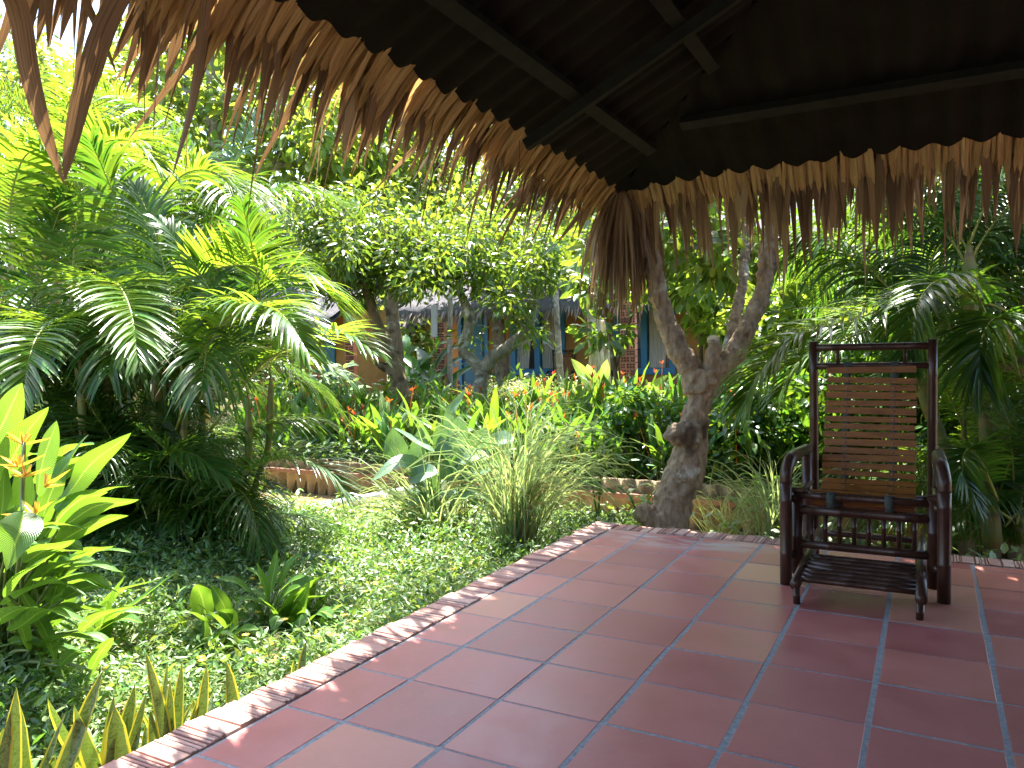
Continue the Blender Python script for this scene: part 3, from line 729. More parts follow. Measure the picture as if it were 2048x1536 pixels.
mb = MB(); box(mb, (xa-1.2, YEV-.1, -.1), (xb, YH-.065, .17)); part('porch_floor', mb, mpl, house, smooth=False)
for lab, px, nm in (('slatted bamboo chair on the far porch just left of the pale rough post', 1119, 0), ('slatted bamboo chair on the far porch half hidden behind the pale rough post', 1222, 1)):
    p = WY(px, 740, 15.75); dup(chair, (p[0], 15.75, .172), .25 if nm == 0 else -.2, lab)
lh = thing('outbuilding', 'small yellow building with thatched eave seen past the left end of the ochre house', 'building', WY(835, 690, 22))
mb = MB(); xl, xr_ = WY(818, 690, 22)[0], WY(878, 690, 22)[0]; box(mb, (xl, 22, 0), (xr_-.35, 24, 2.6)); part('wall', mb, base_mat('yellow_plaster', (.58, .40, .12), .9)[0], lh, smooth=False)
thatch_roof(lh, xl-2.5, xr_-.2, 20.8, 1.95, 1.8, 3)
l2 = thing('side_bungalow', 'orange walled bungalow half hidden behind the left palms', 'house', WY(600, 700, 17.5))
mb = MB(); xl, xr_ = WY(380, 700, 17.5)[0], WY(688, 700, 17.5)[0]; box(mb, (xl, 17.5, 0), (xr_, 19.5, 2.6)); part('wall', mb, M['ochre'], l2, smooth=False)
mb = MB(); q = WY(648, 700, 17.5)[0]; box(mb, (q, 17.44, .3), (q+.45, 17.49, 2.0)); part('door', mb, mteal, l2, smooth=False)
thatch_roof(l2, xl-1, xr_+.8, 16.0, 2.05, 2.4, 4)

# perforated brick pillars
mcl = woodmat('clay_block', (.55, .24, .15), (.40, .16, .10), .85, (3, 3, 3))
mho = base_mat('cell_shade', (.06, .025, .018), .95)[0]  # solid dark blocks on the brick face; the holes' shade is their colour
def pillar(px, Y, y_top, w, label, z0=.1, z1=None, cap=False):
    p = WY(px, 740, Y); z1 = WY(px, y_top, Y)[2] if z1 is None else z1
    t = thing('brick_pillar', label, 'pillar', (p[0], Y, z0), 'perforated clay brick pillars')
    mb, ho = MB(), MB(); z = z0; r = 0
    while z < z1:
        h = .115; split = w*(.5+(.14 if r % 2 else -.14))
        for a0, a1 in ((0, split-.006), (split+.006, w)):
            box(mb, (p[0]-w/2+a0, Y+rng.normal(0, .004), z), (p[0]-w/2+a1, Y+.11, z+h-.012))
            nx = 2 if a1-a0 < .15 else 3; cw = (a1-a0-.012*(nx+1))/nx
            for cx in range(nx):
                for cz in range(2):
                    x0 = p[0]-w/2+a0+.012+cx*(cw+.012); zz = z+.011+cz*.047
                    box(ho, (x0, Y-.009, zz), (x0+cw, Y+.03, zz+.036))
        z += h; r += 1
    part('brickwork', mb, mcl, t, smooth=False); part('cell_shade_blocks', ho, mho, t, smooth=False)['kind'] = 'stuff'
    if cap:
        mb = MB(); box(mb, (p[0]-w/2-.03, Y-.05, z1-.25), (p[0]-.02, Y-.012, z1+.45)); part('board', mb, base_mat('grey_board', (.36, .36, .38), .8)[0], t, smooth=False)
pillar(879, 14.2, 640, .27, 'perforated clay brick pillar with a grey board at its top left of the blue door', cap=True, z1=1.75)
pillar(700, 14.2, 690, .25, 'perforated clay brick pillar rising right behind the left palm fronds', z1=2.0)
pillar(1256, 13.0, 632, .28, 'perforated clay brick pillar between the pale rough post and the forked tree', z1=2.0)
pillar(531, 14.6, 690, .24, 'perforated clay brick pillar almost hidden among the left palm fronds', z1=2.0)

# ------------------------------------------------------------------ plant builders
def paddle(mb, P, w, face, fold=.22, mi=0, K=13, und=.02, peak=.8, across=5):
    P = smooth_path(P, K); t = np.linspace(0, 1, K); T = nrm(np.gradient(P, axis=0)); L = np.linalg.norm(np.diff(P, axis=0), axis=1).sum()
    S = nrm(np.cross(T, np.asarray(face, float))); Nn = np.cross(S, T)
    P = P+Nn*(np.sin(t*rng.uniform(6, 11)+rng.uniform(0, 6))*und*L)[:, None]
    wd = w*.5*np.sin(np.pi*np.clip(.04+.96*t, 0, 1)**peak)**.8+.0008
    ribbons(mb, P[None], S[None], wd[None], fold+rng.normal(0, .06), Nn[None], mi, across)
def arc(p0, d0, L, bend, n=6):
    """points from p0 along d0 bending to the ground"""
    P = [np.asarray(p0, float)]; d = nrm(d0)
    for k in range(n):
        P.append(P[-1]+d*L/n); d = nrm(d+A(0, 0, -1)*bend/n)
    return np.array(P)
def frond(mb, P, Lf, n=59, w=0.0200, droop=.35, t0=.10, mi=0, ri=1, lift=.35, r0=.010):
    """feather palm frond along the rachis P"""
    Q = smooth_path(P, 40); tube(mb, Q, np.linspace(r0, .002, 40), 6, ri)
    t = np.linspace(t0, .995, n); idx = t*39; i = np.minimum(idx.astype(int), 38); f = (idx-i)[:, None]
    B = Q[i]*(1-f)+Q[i+1]*f; T = nrm(np.gradient(Q, axis=0)); T = nrm(T[i]*(1-f)+T[i+1]*f)
    side = np.cross(T, A(0, 0, 1)); bad = np.linalg.norm(side, axis=1) < .25
    S = nrm(side); ref = S[~bad].mean(0) if (~bad).any() else A(1, 0, 0)
    S[bad] = nrm(ref); S[(S@ref) < 0] *= -1
    Nn = nrm(np.cross(S, T))
    u = (t-t0)/(1-t0); prof = np.interp(u, [0, .12, .4, .75, 1], [.45, .85, 1, .72, .35]); ang = np.interp(u, [0, .5, 1], [1.2, .95, .35])
    K = 6; s = np.linspace(0, 1, K)
    for sg in (-1, 1):
        a = ang+rng.normal(0, .05, n); d = nrm(T*np.cos(a)[:, None]+sg*S*np.sin(a)[:, None]+Nn*(lift+rng.normal(0, .08, n))[:, None])
        L = Lf*prof*rng.normal(1, .06, n)
        PP = B[:, None]+d[:, None]*(L[:, None]*s[None])[..., None]+A(0, 0, -1)*((droop*rng.normal(1, .25, n)*L)[:, None]*s[None]**2.2)[..., None]
        TT = nrm(np.gradient(PP, axis=1)); SS = nrm(np.cross(TT, Nn[:, None]+.0*TT))
        wd = w*.5*np.interp(s, [0, .15, .45, .8, 1], [.5, .95, 1, .6, .04])
        ribbons(mb, PP, SS, wd[None]*np.ones((n, 1)), .30, None, mi)
def proto_fronds(mat, tag_):
    res = []
    for k, (el, bd, L) in enumerate(((1.35, 1.5, 1.5), (1.15, 1.9, 1.6), (.95, 2.0, 1.7), (.7, 1.7, 1.6), (.45, 1.5, 1.45), (1.2, 2.8, 1.7), (.1, 1.2, 1.3))):
        mb = MB(); frond(mb, arc((0, 0, 0), (math.cos(el), rng.normal(0, .1), math.sin(el)), L, bd, 9), .56, n=50, w=.0215, droop=rng.uniform(.3, .75), lift=rng.uniform(.25,.5))
        res.append(mb.mesh('frond', [mat, M['rachis']]))
    return res
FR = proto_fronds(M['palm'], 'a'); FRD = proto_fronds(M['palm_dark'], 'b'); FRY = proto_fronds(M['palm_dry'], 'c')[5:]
def areca(label, base, stems, lib, nf=7, sc=1.0, low=4, group='areca palms', rs=.03):
    base = np.asarray(base, float); t = thing('areca_palm', label, 'palm', base, group)
    for dx, dy, h, lx, ly in stems:
        b0 = base+A(dx, dy, 0); tip = b0+A(lx, ly, h); mb = MB()
        P = smooth_path([b0, b0+A(lx*.35, ly*.35, h*.55), tip, tip+A(lx*.15, ly*.15, .45)], 24)
        rr = np.interp(np.linspace(0, 1, 24), [0, .1, .7, .8, .86, 1], [rs*1.3, rs, rs*.85, rs*1.15, rs*1.0, rs*.35]); tube(mb, P, rr, 10)
        part('stem', mb, M['cane'], t)
        a0 = rng.uniform(0, 6.28)
        for k in range(nf):
            o = bpy.data.objects.new('frond', lib[[0, 1, 2, 1, 5, 2, 3, 4, 3][k % 9]]); COL.objects.link(o); o.parent = t
            o.location = tuple(P[int(19+4*(1-k/nf))]-base); rx_, ry_, az = rng.normal(0, .12), rng.normal(0, .12), a0+k*2.4+rng.normal(0, .25)
            if base[0] > -1.6 and base[1] < 6.5 and h > .7 and math.sin(az) < 0: az = -az   # keep clear of the veranda roof
            o.rotation_euler = (rx_, ry_, az); o.scale = (sc*rng.uniform(.8, 1.15),)*3
    for k in range(2):   # withered fronds hanging against the canes
        o = bpy.data.objects.new('dry_frond', FRY[k % 2]); COL.objects.link(o); o.parent = t; dx, dy, h, lx, ly = stems[k % len(stems)]
        o.location = (dx+lx*.6, dy+ly*.6, h*.75); o.rotation_euler = (rng.normal(0, .3), rng.uniform(.9, 1.3), rng.uniform(0, 6.28)); o.scale = (sc*.55,)*3
    for k in range(low):   # young shoots at the foot of the clump
        o = bpy.data.objects.new('frond', lib[int(rng.integers(0, 6))]); COL.objects.link(o); o.parent = t
        o.location = (rng.normal(0, .18), rng.normal(0, .18), rng.uniform(0, .35)); o.rotation_euler = (rng.normal(0, .15), rng.normal(0, .15), rng.uniform(0, 6.28)); o.scale = (sc*rng.uniform(.5, .85),)*3
    return t
def hero_frond(t, pts, Lf, lib_mat, **kw):
    mb = MB(); frond(mb, [D(x, y, d) for x, y, d in pts], Lf*.98, **kw); part('frond', mb, [lib_mat, M['rachis']], t)

# left palms ------------------------------------------------------
pA = areca('areca palm with a thick yellow cane and white sunlit arching fronds nearest the terrace', D(178, 1075, 5.0)*A(1, 1, 0)+A(0, 0, -.28),
           [(0, 0, 1.05, -.03, 0), (-.25, .3, 1.1, -.1, .1), (.18, .3, .8, .1, 0)], FRD, nf=0, low=20, rs=.034)
hero_frond(pA, [(170, 760, 5.05), (166, 700, 5.0), (142, 655, 4.88), (103, 646, 4.65), (74, 674, 4.42), (57, 722, 4.25), (46, 790, 4.12)], .40, M['palm'], n=62, w=.0235, droop=.22, t0=.2)
hero_frond(pA, [(222, 720, 5.3), (196, 620, 5.2), (200, 572, 5.0), (232, 566, 4.72), (256, 605, 4.48), (269, 660, 4.32), (275, 715, 4.22)], .40, M['palm'], n=72, w=.0235, droop=.25, t0=.2)
hero_frond(pA, [(330, 740, 5.0), (292, 620, 5.05), (300, 560, 5.15), (345, 562, 5.25), (392, 610, 5.3), (420, 670, 5.35)], .40, M['palm'], n=60, w=.022, droop=.35, t0=.2)
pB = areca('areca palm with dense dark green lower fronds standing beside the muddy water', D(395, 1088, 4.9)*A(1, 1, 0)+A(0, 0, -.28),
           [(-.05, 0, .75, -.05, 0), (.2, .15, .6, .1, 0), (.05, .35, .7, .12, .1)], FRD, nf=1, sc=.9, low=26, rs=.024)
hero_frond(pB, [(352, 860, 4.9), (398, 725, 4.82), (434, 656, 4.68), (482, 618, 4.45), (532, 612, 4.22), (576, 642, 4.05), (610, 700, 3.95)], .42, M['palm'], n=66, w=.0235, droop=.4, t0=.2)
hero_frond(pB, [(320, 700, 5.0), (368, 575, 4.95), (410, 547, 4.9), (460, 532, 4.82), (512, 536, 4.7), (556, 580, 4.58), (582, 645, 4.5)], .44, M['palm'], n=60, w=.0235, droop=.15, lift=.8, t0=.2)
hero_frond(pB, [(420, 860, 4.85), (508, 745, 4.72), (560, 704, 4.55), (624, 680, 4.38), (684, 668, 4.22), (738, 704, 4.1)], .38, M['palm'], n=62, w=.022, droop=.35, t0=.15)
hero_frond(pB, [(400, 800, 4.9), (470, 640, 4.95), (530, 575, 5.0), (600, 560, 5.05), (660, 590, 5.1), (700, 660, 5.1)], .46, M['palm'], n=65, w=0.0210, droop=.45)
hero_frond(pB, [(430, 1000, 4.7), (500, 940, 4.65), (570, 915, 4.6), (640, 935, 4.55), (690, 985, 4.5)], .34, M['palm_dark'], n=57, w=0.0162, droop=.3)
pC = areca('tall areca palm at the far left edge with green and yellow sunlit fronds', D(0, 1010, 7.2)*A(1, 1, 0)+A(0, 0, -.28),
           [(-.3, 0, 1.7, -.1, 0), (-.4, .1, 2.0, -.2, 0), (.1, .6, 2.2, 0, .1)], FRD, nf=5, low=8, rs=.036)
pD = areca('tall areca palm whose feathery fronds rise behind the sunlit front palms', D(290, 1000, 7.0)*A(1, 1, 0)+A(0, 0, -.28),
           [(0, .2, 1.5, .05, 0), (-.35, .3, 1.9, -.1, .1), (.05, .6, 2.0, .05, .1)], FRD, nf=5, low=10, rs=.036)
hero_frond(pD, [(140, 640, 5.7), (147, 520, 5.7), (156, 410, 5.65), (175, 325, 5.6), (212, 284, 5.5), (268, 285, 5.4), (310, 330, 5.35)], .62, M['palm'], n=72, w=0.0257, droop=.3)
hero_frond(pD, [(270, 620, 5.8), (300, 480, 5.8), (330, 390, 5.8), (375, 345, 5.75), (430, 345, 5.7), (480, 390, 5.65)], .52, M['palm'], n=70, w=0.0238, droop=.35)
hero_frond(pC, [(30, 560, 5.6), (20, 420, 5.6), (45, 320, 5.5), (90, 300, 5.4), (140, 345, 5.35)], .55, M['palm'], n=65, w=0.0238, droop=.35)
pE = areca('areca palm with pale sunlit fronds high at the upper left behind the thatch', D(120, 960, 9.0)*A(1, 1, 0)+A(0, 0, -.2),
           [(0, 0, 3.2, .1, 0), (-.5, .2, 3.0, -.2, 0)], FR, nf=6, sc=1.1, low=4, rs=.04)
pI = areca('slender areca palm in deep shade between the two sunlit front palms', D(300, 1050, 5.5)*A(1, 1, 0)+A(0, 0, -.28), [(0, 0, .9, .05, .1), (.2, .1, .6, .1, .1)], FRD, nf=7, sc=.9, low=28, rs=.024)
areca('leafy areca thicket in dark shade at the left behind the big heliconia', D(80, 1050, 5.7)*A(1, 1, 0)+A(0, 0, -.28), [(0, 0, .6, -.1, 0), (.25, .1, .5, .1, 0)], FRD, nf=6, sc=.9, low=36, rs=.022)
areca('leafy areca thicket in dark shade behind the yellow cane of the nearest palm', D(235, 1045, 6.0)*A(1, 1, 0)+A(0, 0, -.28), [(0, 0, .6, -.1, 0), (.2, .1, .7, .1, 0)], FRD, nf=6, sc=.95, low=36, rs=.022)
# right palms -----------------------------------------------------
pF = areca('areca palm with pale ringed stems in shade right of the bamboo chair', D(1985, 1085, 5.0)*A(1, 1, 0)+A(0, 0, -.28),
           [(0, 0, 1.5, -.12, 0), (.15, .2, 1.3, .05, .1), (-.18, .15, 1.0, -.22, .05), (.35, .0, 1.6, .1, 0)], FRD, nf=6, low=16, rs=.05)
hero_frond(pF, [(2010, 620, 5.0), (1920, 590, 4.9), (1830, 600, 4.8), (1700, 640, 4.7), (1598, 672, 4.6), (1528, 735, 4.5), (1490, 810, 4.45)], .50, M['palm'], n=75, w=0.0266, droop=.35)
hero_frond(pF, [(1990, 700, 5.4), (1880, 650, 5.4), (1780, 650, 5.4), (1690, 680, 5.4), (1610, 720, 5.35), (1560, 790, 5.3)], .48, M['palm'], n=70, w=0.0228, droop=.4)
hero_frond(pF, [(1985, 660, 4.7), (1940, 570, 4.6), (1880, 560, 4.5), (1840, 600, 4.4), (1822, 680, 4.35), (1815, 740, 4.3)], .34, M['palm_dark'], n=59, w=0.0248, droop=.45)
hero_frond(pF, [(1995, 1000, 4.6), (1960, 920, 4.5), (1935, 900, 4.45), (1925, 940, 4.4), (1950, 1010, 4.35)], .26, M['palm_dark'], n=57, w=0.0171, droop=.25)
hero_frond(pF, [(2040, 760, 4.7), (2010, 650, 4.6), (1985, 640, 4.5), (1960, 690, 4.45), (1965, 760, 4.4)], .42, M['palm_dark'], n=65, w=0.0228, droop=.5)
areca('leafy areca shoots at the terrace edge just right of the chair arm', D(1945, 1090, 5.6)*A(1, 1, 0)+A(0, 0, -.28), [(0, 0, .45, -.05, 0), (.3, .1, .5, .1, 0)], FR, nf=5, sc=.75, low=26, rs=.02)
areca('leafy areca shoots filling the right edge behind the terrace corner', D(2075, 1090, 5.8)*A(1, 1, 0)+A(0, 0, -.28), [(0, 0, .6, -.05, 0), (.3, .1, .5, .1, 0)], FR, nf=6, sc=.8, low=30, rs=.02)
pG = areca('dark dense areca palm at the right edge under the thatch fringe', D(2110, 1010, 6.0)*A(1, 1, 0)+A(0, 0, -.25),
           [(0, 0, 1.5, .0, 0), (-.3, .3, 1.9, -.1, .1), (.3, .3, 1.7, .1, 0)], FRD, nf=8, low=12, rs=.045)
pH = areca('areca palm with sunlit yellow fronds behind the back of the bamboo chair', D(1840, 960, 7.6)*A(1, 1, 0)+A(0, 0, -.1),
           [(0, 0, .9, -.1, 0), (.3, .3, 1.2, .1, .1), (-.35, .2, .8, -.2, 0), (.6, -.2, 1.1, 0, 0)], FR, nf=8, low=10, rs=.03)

# heliconia on the left ---------------------------------------------
hel = thing('heliconia_plant', 'large heliconia with broad yellow-green backlit leaves and yellow flowers at the left edge', 'plant', G(20, 1330, -.27))
HL = [((-20, 900, 2.75), (10, 835, 2.7), (46, 765, 2.62), 42), ((-15, 985, 2.65), (40, 890, 2.6), (96, 812, 2.55), 46), ((74, 990, 2.75), (90, 910, 2.7), (112, 842, 2.66), 38), ((82, 1040, 2.8), (125, 940, 2.8), (179, 870, 2.78), 36),
      ((112, 1020, 2.7), (180, 930, 2.68), (262, 866, 2.62), 32), ((88, 1075, 2.75), (138, 1015, 2.72), (194, 980, 2.66), 34), ((148, 1015, 2.9), (200, 985, 2.9), (262, 970, 2.88), 26), ((116, 1060, 2.6), (190, 1015, 2.56), (278, 998, 2.5), 31),
      ((104, 1098, 2.65), (175, 1052, 2.62), (256, 1033, 2.56), 30), ((48, 1025, 2.3), (38, 1070, 2.27), (12, 1140, 2.26), 56), ((46, 1125, 2.5), (95, 1100, 2.46), (150, 1081, 2.42), 30), ((146, 1122, 2.75), (200, 1100, 2.7), (262, 1107, 2.64), 26),
      ((16, 1190, 2.4), (60, 1140, 2.36), (112, 1108, 2.3), 44), ((8, 1210, 2.5), (85, 1168, 2.45), (168, 1148, 2.4), 38), ((126, 1200, 2.7), (180, 1172, 2.66), (238, 1186, 2.6), 28), ((22, 1262, 2.45), (95, 1222, 2.4), (176, 1244, 2.34), 40),
      ((82, 1292, 2.6), (140, 1270, 2.55), (208, 1287, 2.5), 26), ((182, 1338, 2.45), (205, 1300, 2.42), (226, 1276, 2.38), 20), ((118, 1332, 2.55), (150, 1305, 2.5), (180, 1308, 2.45), 16), ((22, 985, 2.9), (35, 1080, 2.85), (55, 1200, 2.8), 46),
      ((-10, 1080, 2.6), (5, 1000, 2.6), (12, 930, 2.6), 40), ((35, 1120, 2.9), (42, 1000, 2.9), (50, 900, 2.9), 34), ((60, 1300, 2.6), (35, 1240, 2.6), (8, 1180, 2.6), 34), ((40, 1180, 2.7), (85, 1250, 2.62), (110, 1330, 2.55), 30), ((-30, 1260, 2.4), (20, 1225, 2.35), (75, 1215, 2.3), 40),
      ((120, 1150, 2.85), (175, 1130, 2.8), (235, 1140, 2.75), 26), ((160, 1260, 2.8), (215, 1225, 2.75), (285, 1215, 2.7), 26), ((100, 1240, 2.65), (150, 1215, 2.6), (200, 1222, 2.55), 26)]
for k in range(22):   # more leaves deeper in the clump
    x0, y0 = rng.uniform(-40, 120), rng.uniform(930, 1260); ln_ = rng.uniform(90, 150); a_ = rng.uniform(-.1, 1.25); d_ = rng.uniform(2.85, 3.2)
    HL.append(((x0, y0, d_), (x0+ln_*.55*math.cos(a_), y0-ln_*.62*math.sin(a_)-6, d_-.02), (x0+ln_*math.cos(a_), y0-ln_*math.sin(a_)+8, d_-.05), rng.uniform(26, 40)))
for k in range(30):
    x0, y0 = rng.uniform(-30, 110), rng.uniform(1060, 1300); ln_ = rng.uniform(80, 150); a_ = rng.uniform(-.35, .8); d_ = rng.uniform(2.55, 3.0)
    HL.append(((x0, y0, d_), (x0+ln_*.55*math.cos(a_), y0-ln_*.62*math.sin(a_)-8, d_-.03), (x0+ln_*math.cos(a_), y0-ln_*math.sin(a_)+8, d_-.07), rng.uniform(22, 38)))
base = np.array(G(20, 1330, -.27))
for k, (p, q, r, w) in enumerate(HL):
    P = [D(*p), D(*q), D(*r)]; mid = D(*q)
    face = nrm(A(.35, .25, .9)+rng.normal(0, .22, 3)); 
    if k == 9: face = nrm(A(.3, -.2, .9))
    mb = MB(); paddle(mb, P, w*p[2]/FPX*1.45, face, fold=.20, K=16, und=.012); part('leaf', mb, M['helic'], hel)
    mb = MB(); b0 = base+A(rng.normal(0, .09), rng.normal(0, .09), 0); P0 = D(*p)
    tube(mb, smooth_path([b0, b0*.45+P0*.55+A(0, 0, .03), P0], 10), np.linspace(.011, .004, 10), 6); part('stalk', mb, M['stem'], hel)
for px, py, d in ((45, 890, 2.45), (35, 935, 2.4), (50, 955, 2.38), (90, 975, 2.4), (68, 1030, 2.4), (60, 1065, 2.38)):
    mb = MB(); c0 = D(px, py, d)
    for a in range(3):
        dr_ = RGT*rng.choice([-1, 1])*rng.uniform(.6, 1)+UPV*rng.uniform(-.1, .5)+FWD*rng.normal(0, .3)
        paddle(mb, arc(c0, dr_, rng.uniform(.05, .12), -.4, 4), .016, A(0, 0, 1), fold=.9, K=7, und=0)
    for a in range(5): paddle(mb, arc(c0, RGT*rng.uniform(-.2, .5)+UPV+FWD*rng.normal(0, .3), .045, .2, 3), .008, FWD, fold=.5, K=5, und=0)
    part('flower', mb, M['petal_yel'], hel)
mb = MB(); tube(mb, smooth_path([base+A(.05, -.05, 0), D(40, 1100, 2.42), D(45, 980, 2.4), D(48, 885, 2.45)], 14), .006, 6); part('flower_stalk', mb, M['stem'], hel)
def leafy_clump(name, label, cat, base, L, mat, facef=lambda: A(.2, .1, .9), petiole=True, fold=.22, und=.012, group=None, extra=0, exl=60):
    t = thing(name, label, cat, base, group); L = list(L)
    c0 = np.mean([l[0][:2] for l in L], 0)
    for k in range(extra):
        a_ = rng.uniform(.15, 2.9); ln_ = rng.uniform(.6, 1.1)*exl; x0, y0 = c0+rng.normal(0, .35, 2)*exl+A(0, exl*.35); d_ = L[0][0][2]+rng.normal(0, .08)
        L.append(((x0, y0, d_), (x0+ln_*.5*math.cos(a_), y0-ln_*.6*math.sin(a_)-4, d_-.03), (x0+ln_*math.cos(a_), y0-ln_*math.sin(a_)+5, d_-.06), exl*rng.uniform(.26, .4)))
    for p, q, r, w in L:
        mb = MB(); paddle(mb, [D(*p), D(*q), D(*r)], w*p[2]/FPX*1.4, nrm(facef()+rng.normal(0, .2, 3)), fold=fold, und=und); part('leaf', mb, mat, t)
        if petiole:
            mb = MB(); b0 = np.asarray(base)+A(rng.normal(0, .04), rng.normal(0, .04), 0); tube(mb, smooth_path([b0, (b0+D(*p))/2+A(0, 0, .02), D(*p)], 8), np.linspace(.007, .003, 8), 6); part('stalk', mb, M['stem'], t)
    return t
leafy_clump('heliconia_shoot', 'low heliconia shoot with dark arching leaves right of the big heliconia', 'plant', G(200, 1300, -.27),
            [((196, 1250, 3.3), (270, 1205, 3.3), (360, 1143, 3.3), 34), ((205, 1255, 3.2), (250, 1225, 3.2), (300, 1228, 3.2), 30), ((180, 1270, 3.2), (240, 1240, 3.15), (285, 1245, 3.1), 26), ((200, 1262, 3.3), (235, 1180, 3.3), (250, 1150, 3.3), 22), ((190, 1290, 3.2), (205, 1240, 3.2), (215, 1200, 3.2), 34), ((190, 1250, 3.4), (245, 1180, 3.4), (330, 1160, 3.4), 26)], M['helic'])
leafy_clump('canna_plant', 'bright yellow-green canna with upright pointed leaves in the middle of the lawn', 'plant', G(545, 1275, -.27),
            [((542, 1185, 3.6), (548, 1140, 3.6), (556, 1098, 3.6), 20), ((556, 1170, 3.6), (578, 1130, 3.6), (602, 1106, 3.6), 18), ((538, 1210, 3.55), (526, 1165, 3.5), (512, 1125, 3.45), 22), ((506, 1188, 3.55), (470, 1165, 3.5), (431, 1155, 3.45), 22), ((560, 1180, 3.5), (590, 1160, 3.45), (615, 1150, 3.4), 18),
             ((540, 1215, 3.5), (500, 1200, 3.45), (460, 1196, 3.4), 22), ((600, 1230, 3.6), (625, 1170, 3.6), (655, 1148, 3.6), 30), ((620, 1235, 3.6), (650, 1200, 3.6), (668, 1175, 3.6), 30), ((570, 1240, 3.5), (600, 1200, 3.45), (622, 1160, 3.4), 36), ((560, 1250, 3.5), (540, 1215, 3.45), (515, 1195, 3.4), 36), ((590, 1255, 3.5), (560, 1235, 3.4), (545, 1262, 3.35), 30), ((610, 1250, 3.5), (640, 1225, 3.45), (672, 1235, 3.4), 28), ((580, 1260, 3.4), (600, 1240, 3.35), (590, 1285, 3.3), 24), ((515, 1250, 3.5), (490, 1235, 3.45), (455, 1240, 3.4), 22)],
            M['helic'], facef=lambda: A(.1, -.1, .9), extra=18, exl=84)
leafy_clump('canna_plant', 'smaller yellow-green canna with spreading leaves just left of the bigger one', 'plant', G(440, 1325, -.27),
            [((460, 1245, 3.3), (445, 1205, 3.3), (422, 1170, 3.3), 22), ((414, 1245, 3.25), (385, 1228, 3.2), (354, 1226, 3.15), 22), ((430, 1300, 3.2), (452, 1275, 3.2), (478, 1250, 3.2), 20), ((450, 1255, 3.2), (425, 1230, 3.15), (392, 1208, 3.1), 20), ((440, 1305, 3.15), (475, 1285, 3.1), (505, 1288, 3.05), 18), ((418, 1300, 3.2), (385, 1300, 3.15), (350, 1310, 3.1), 16), ((408, 1290, 3.2), (410, 1265, 3.2), (412, 1240, 3.2), 18), ((424, 1310, 3.15), (395, 1318, 3.1), (360, 1300, 3.1), 16)],
            M['helic'], facef=lambda: A(.1, -.1, .9), extra=18, exl=84)
leafy_clump('ginger_plant', 'tall blue-green ginger clump with broad pale leaves between the pipe and the lemongrass', 'plant', G(915, 1062, -.3),
            [((880, 915, 5.2), (835, 885, 5.1), (786, 857, 5.0), 34), ((866, 890, 5.3), (838, 850, 5.25), (801, 810, 5.2), 26), ((800, 932, 5.3), (790, 895, 5.3), (785, 856, 5.3), 36), ((892, 862, 5.3), (905, 820, 5.3), (932, 778, 5.3), 18), ((912, 915, 5.2), (916, 870, 5.2), (922, 828, 5.2), 36), ((955, 935, 5.2), (962, 890, 5.2), (972, 855, 5.2), 46),
             ((858, 945, 5.1), (805, 925, 5.0), (742, 962, 4.9), 28), ((985, 930, 5.2), (990, 890, 5.2), (995, 862, 5.2), 30), ((830, 940, 5.3), (838, 900, 5.3), (846, 850, 5.3), 30), ((895, 960, 5.2), (888, 915, 5.2), (880, 870, 5.2), 34), ((870, 985, 5.15), (840, 960, 5.1), (850, 930, 5.1), 30), ((930, 985, 5.15), (955, 945, 5.1), (1000, 930, 5.0), 34), ((905, 1000, 5.1), (945, 985, 5.0), (985, 1000, 4.9), 30), ((950, 1010, 5.1), (930, 960, 5.1), (925, 925, 5.1), 34),
             ((890, 1020, 5.2), (850, 1000, 5.1), (815, 1012, 5.0), 28), ((880, 880, 5.35), (912, 868, 5.3), (948, 858, 5.25), 16), ((965, 905, 5.3), (1000, 880, 5.2), (1030, 885, 5.1), 30), ((1010, 960, 5.3), (1005, 915, 5.3), (1012, 880, 5.3), 26)], M['glauc'], facef=lambda: A(.1, -.5, .7), extra=12, exl=80)

# grass clumps -------------------------------------------------------
def grass_clump(name, label, base, n, Lr, spread, tip_bend=(.5, 2.4), w=.011, mats=('grass', 'drygrass'), dry=.15, group=None, lean=A(0, 0, 0)):
    base = np.asarray(base, float); t = thing(name, label, 'grass', base, group)
    for mt_, cnt, Ls in ((mats[0], int(n*(1-dry)), 1.0), (mats[1], int(n*dry)+1, .6)):
        K = 9; d = nrm(np.stack([rng.normal(0, spread, cnt), rng.normal(0, spread, cnt), np.ones(cnt)], 1)+lean); L = rng.uniform(*Lr, cnt)*Ls
        B = base+np.stack([rng.normal(0, .05, cnt), rng.normal(0, .05, cnt), np.zeros(cnt)], 1); bd = rng.uniform(*tip_bend, cnt)
        P = np.zeros((cnt, K, 3)); P[:, 0] = B; s = np.linspace(0, 1, K)
        for k in range(1, K):
            P[:, k] = P[:, k-1]+d*(L/(K-1))[:, None]
            hz = nrm(d*A(1, 1, 0)+1e-4); d = nrm(d+(hz*.5+A(0, 0, -1))*(bd*s[k]**2.2*.55)[:, None])
        T = nrm(np.gradient(P, axis=1)); th_ = rng.uniform(0, 6.28, cnt); hd = np.stack([np.cos(th_), np.sin(th_), 0*th_], 1)
        S = nrm(np.cross(T, hd[:, None])); wd = w*.5*rng.uniform(.6, 1.2, cnt)[:, None]*np.interp(s, [0, .2, .6, 1], [.8, 1, .8, .08])[None]
        mb = MB(); ribbons(mb, P, S, wd, .35); part('blades', mb, M[mt_], t)['kind'] = 'stuff'
grass_clump('lemongrass', 'tall pale lemongrass clump growing against the left brick edge of the terrace', G(1030, 1115, -.26), 360, (.65, 1.38), .22, w=.0125, tip_bend=(.8,3.2), lean=A(.06, 0, 0))
grass_clump('lemongrass', 'dark green arching lemongrass clump left of the blue-green ginger', G(872, 1092, -.26), 240, (.45, .95), .5, lean=A(-.25, 0, 0))
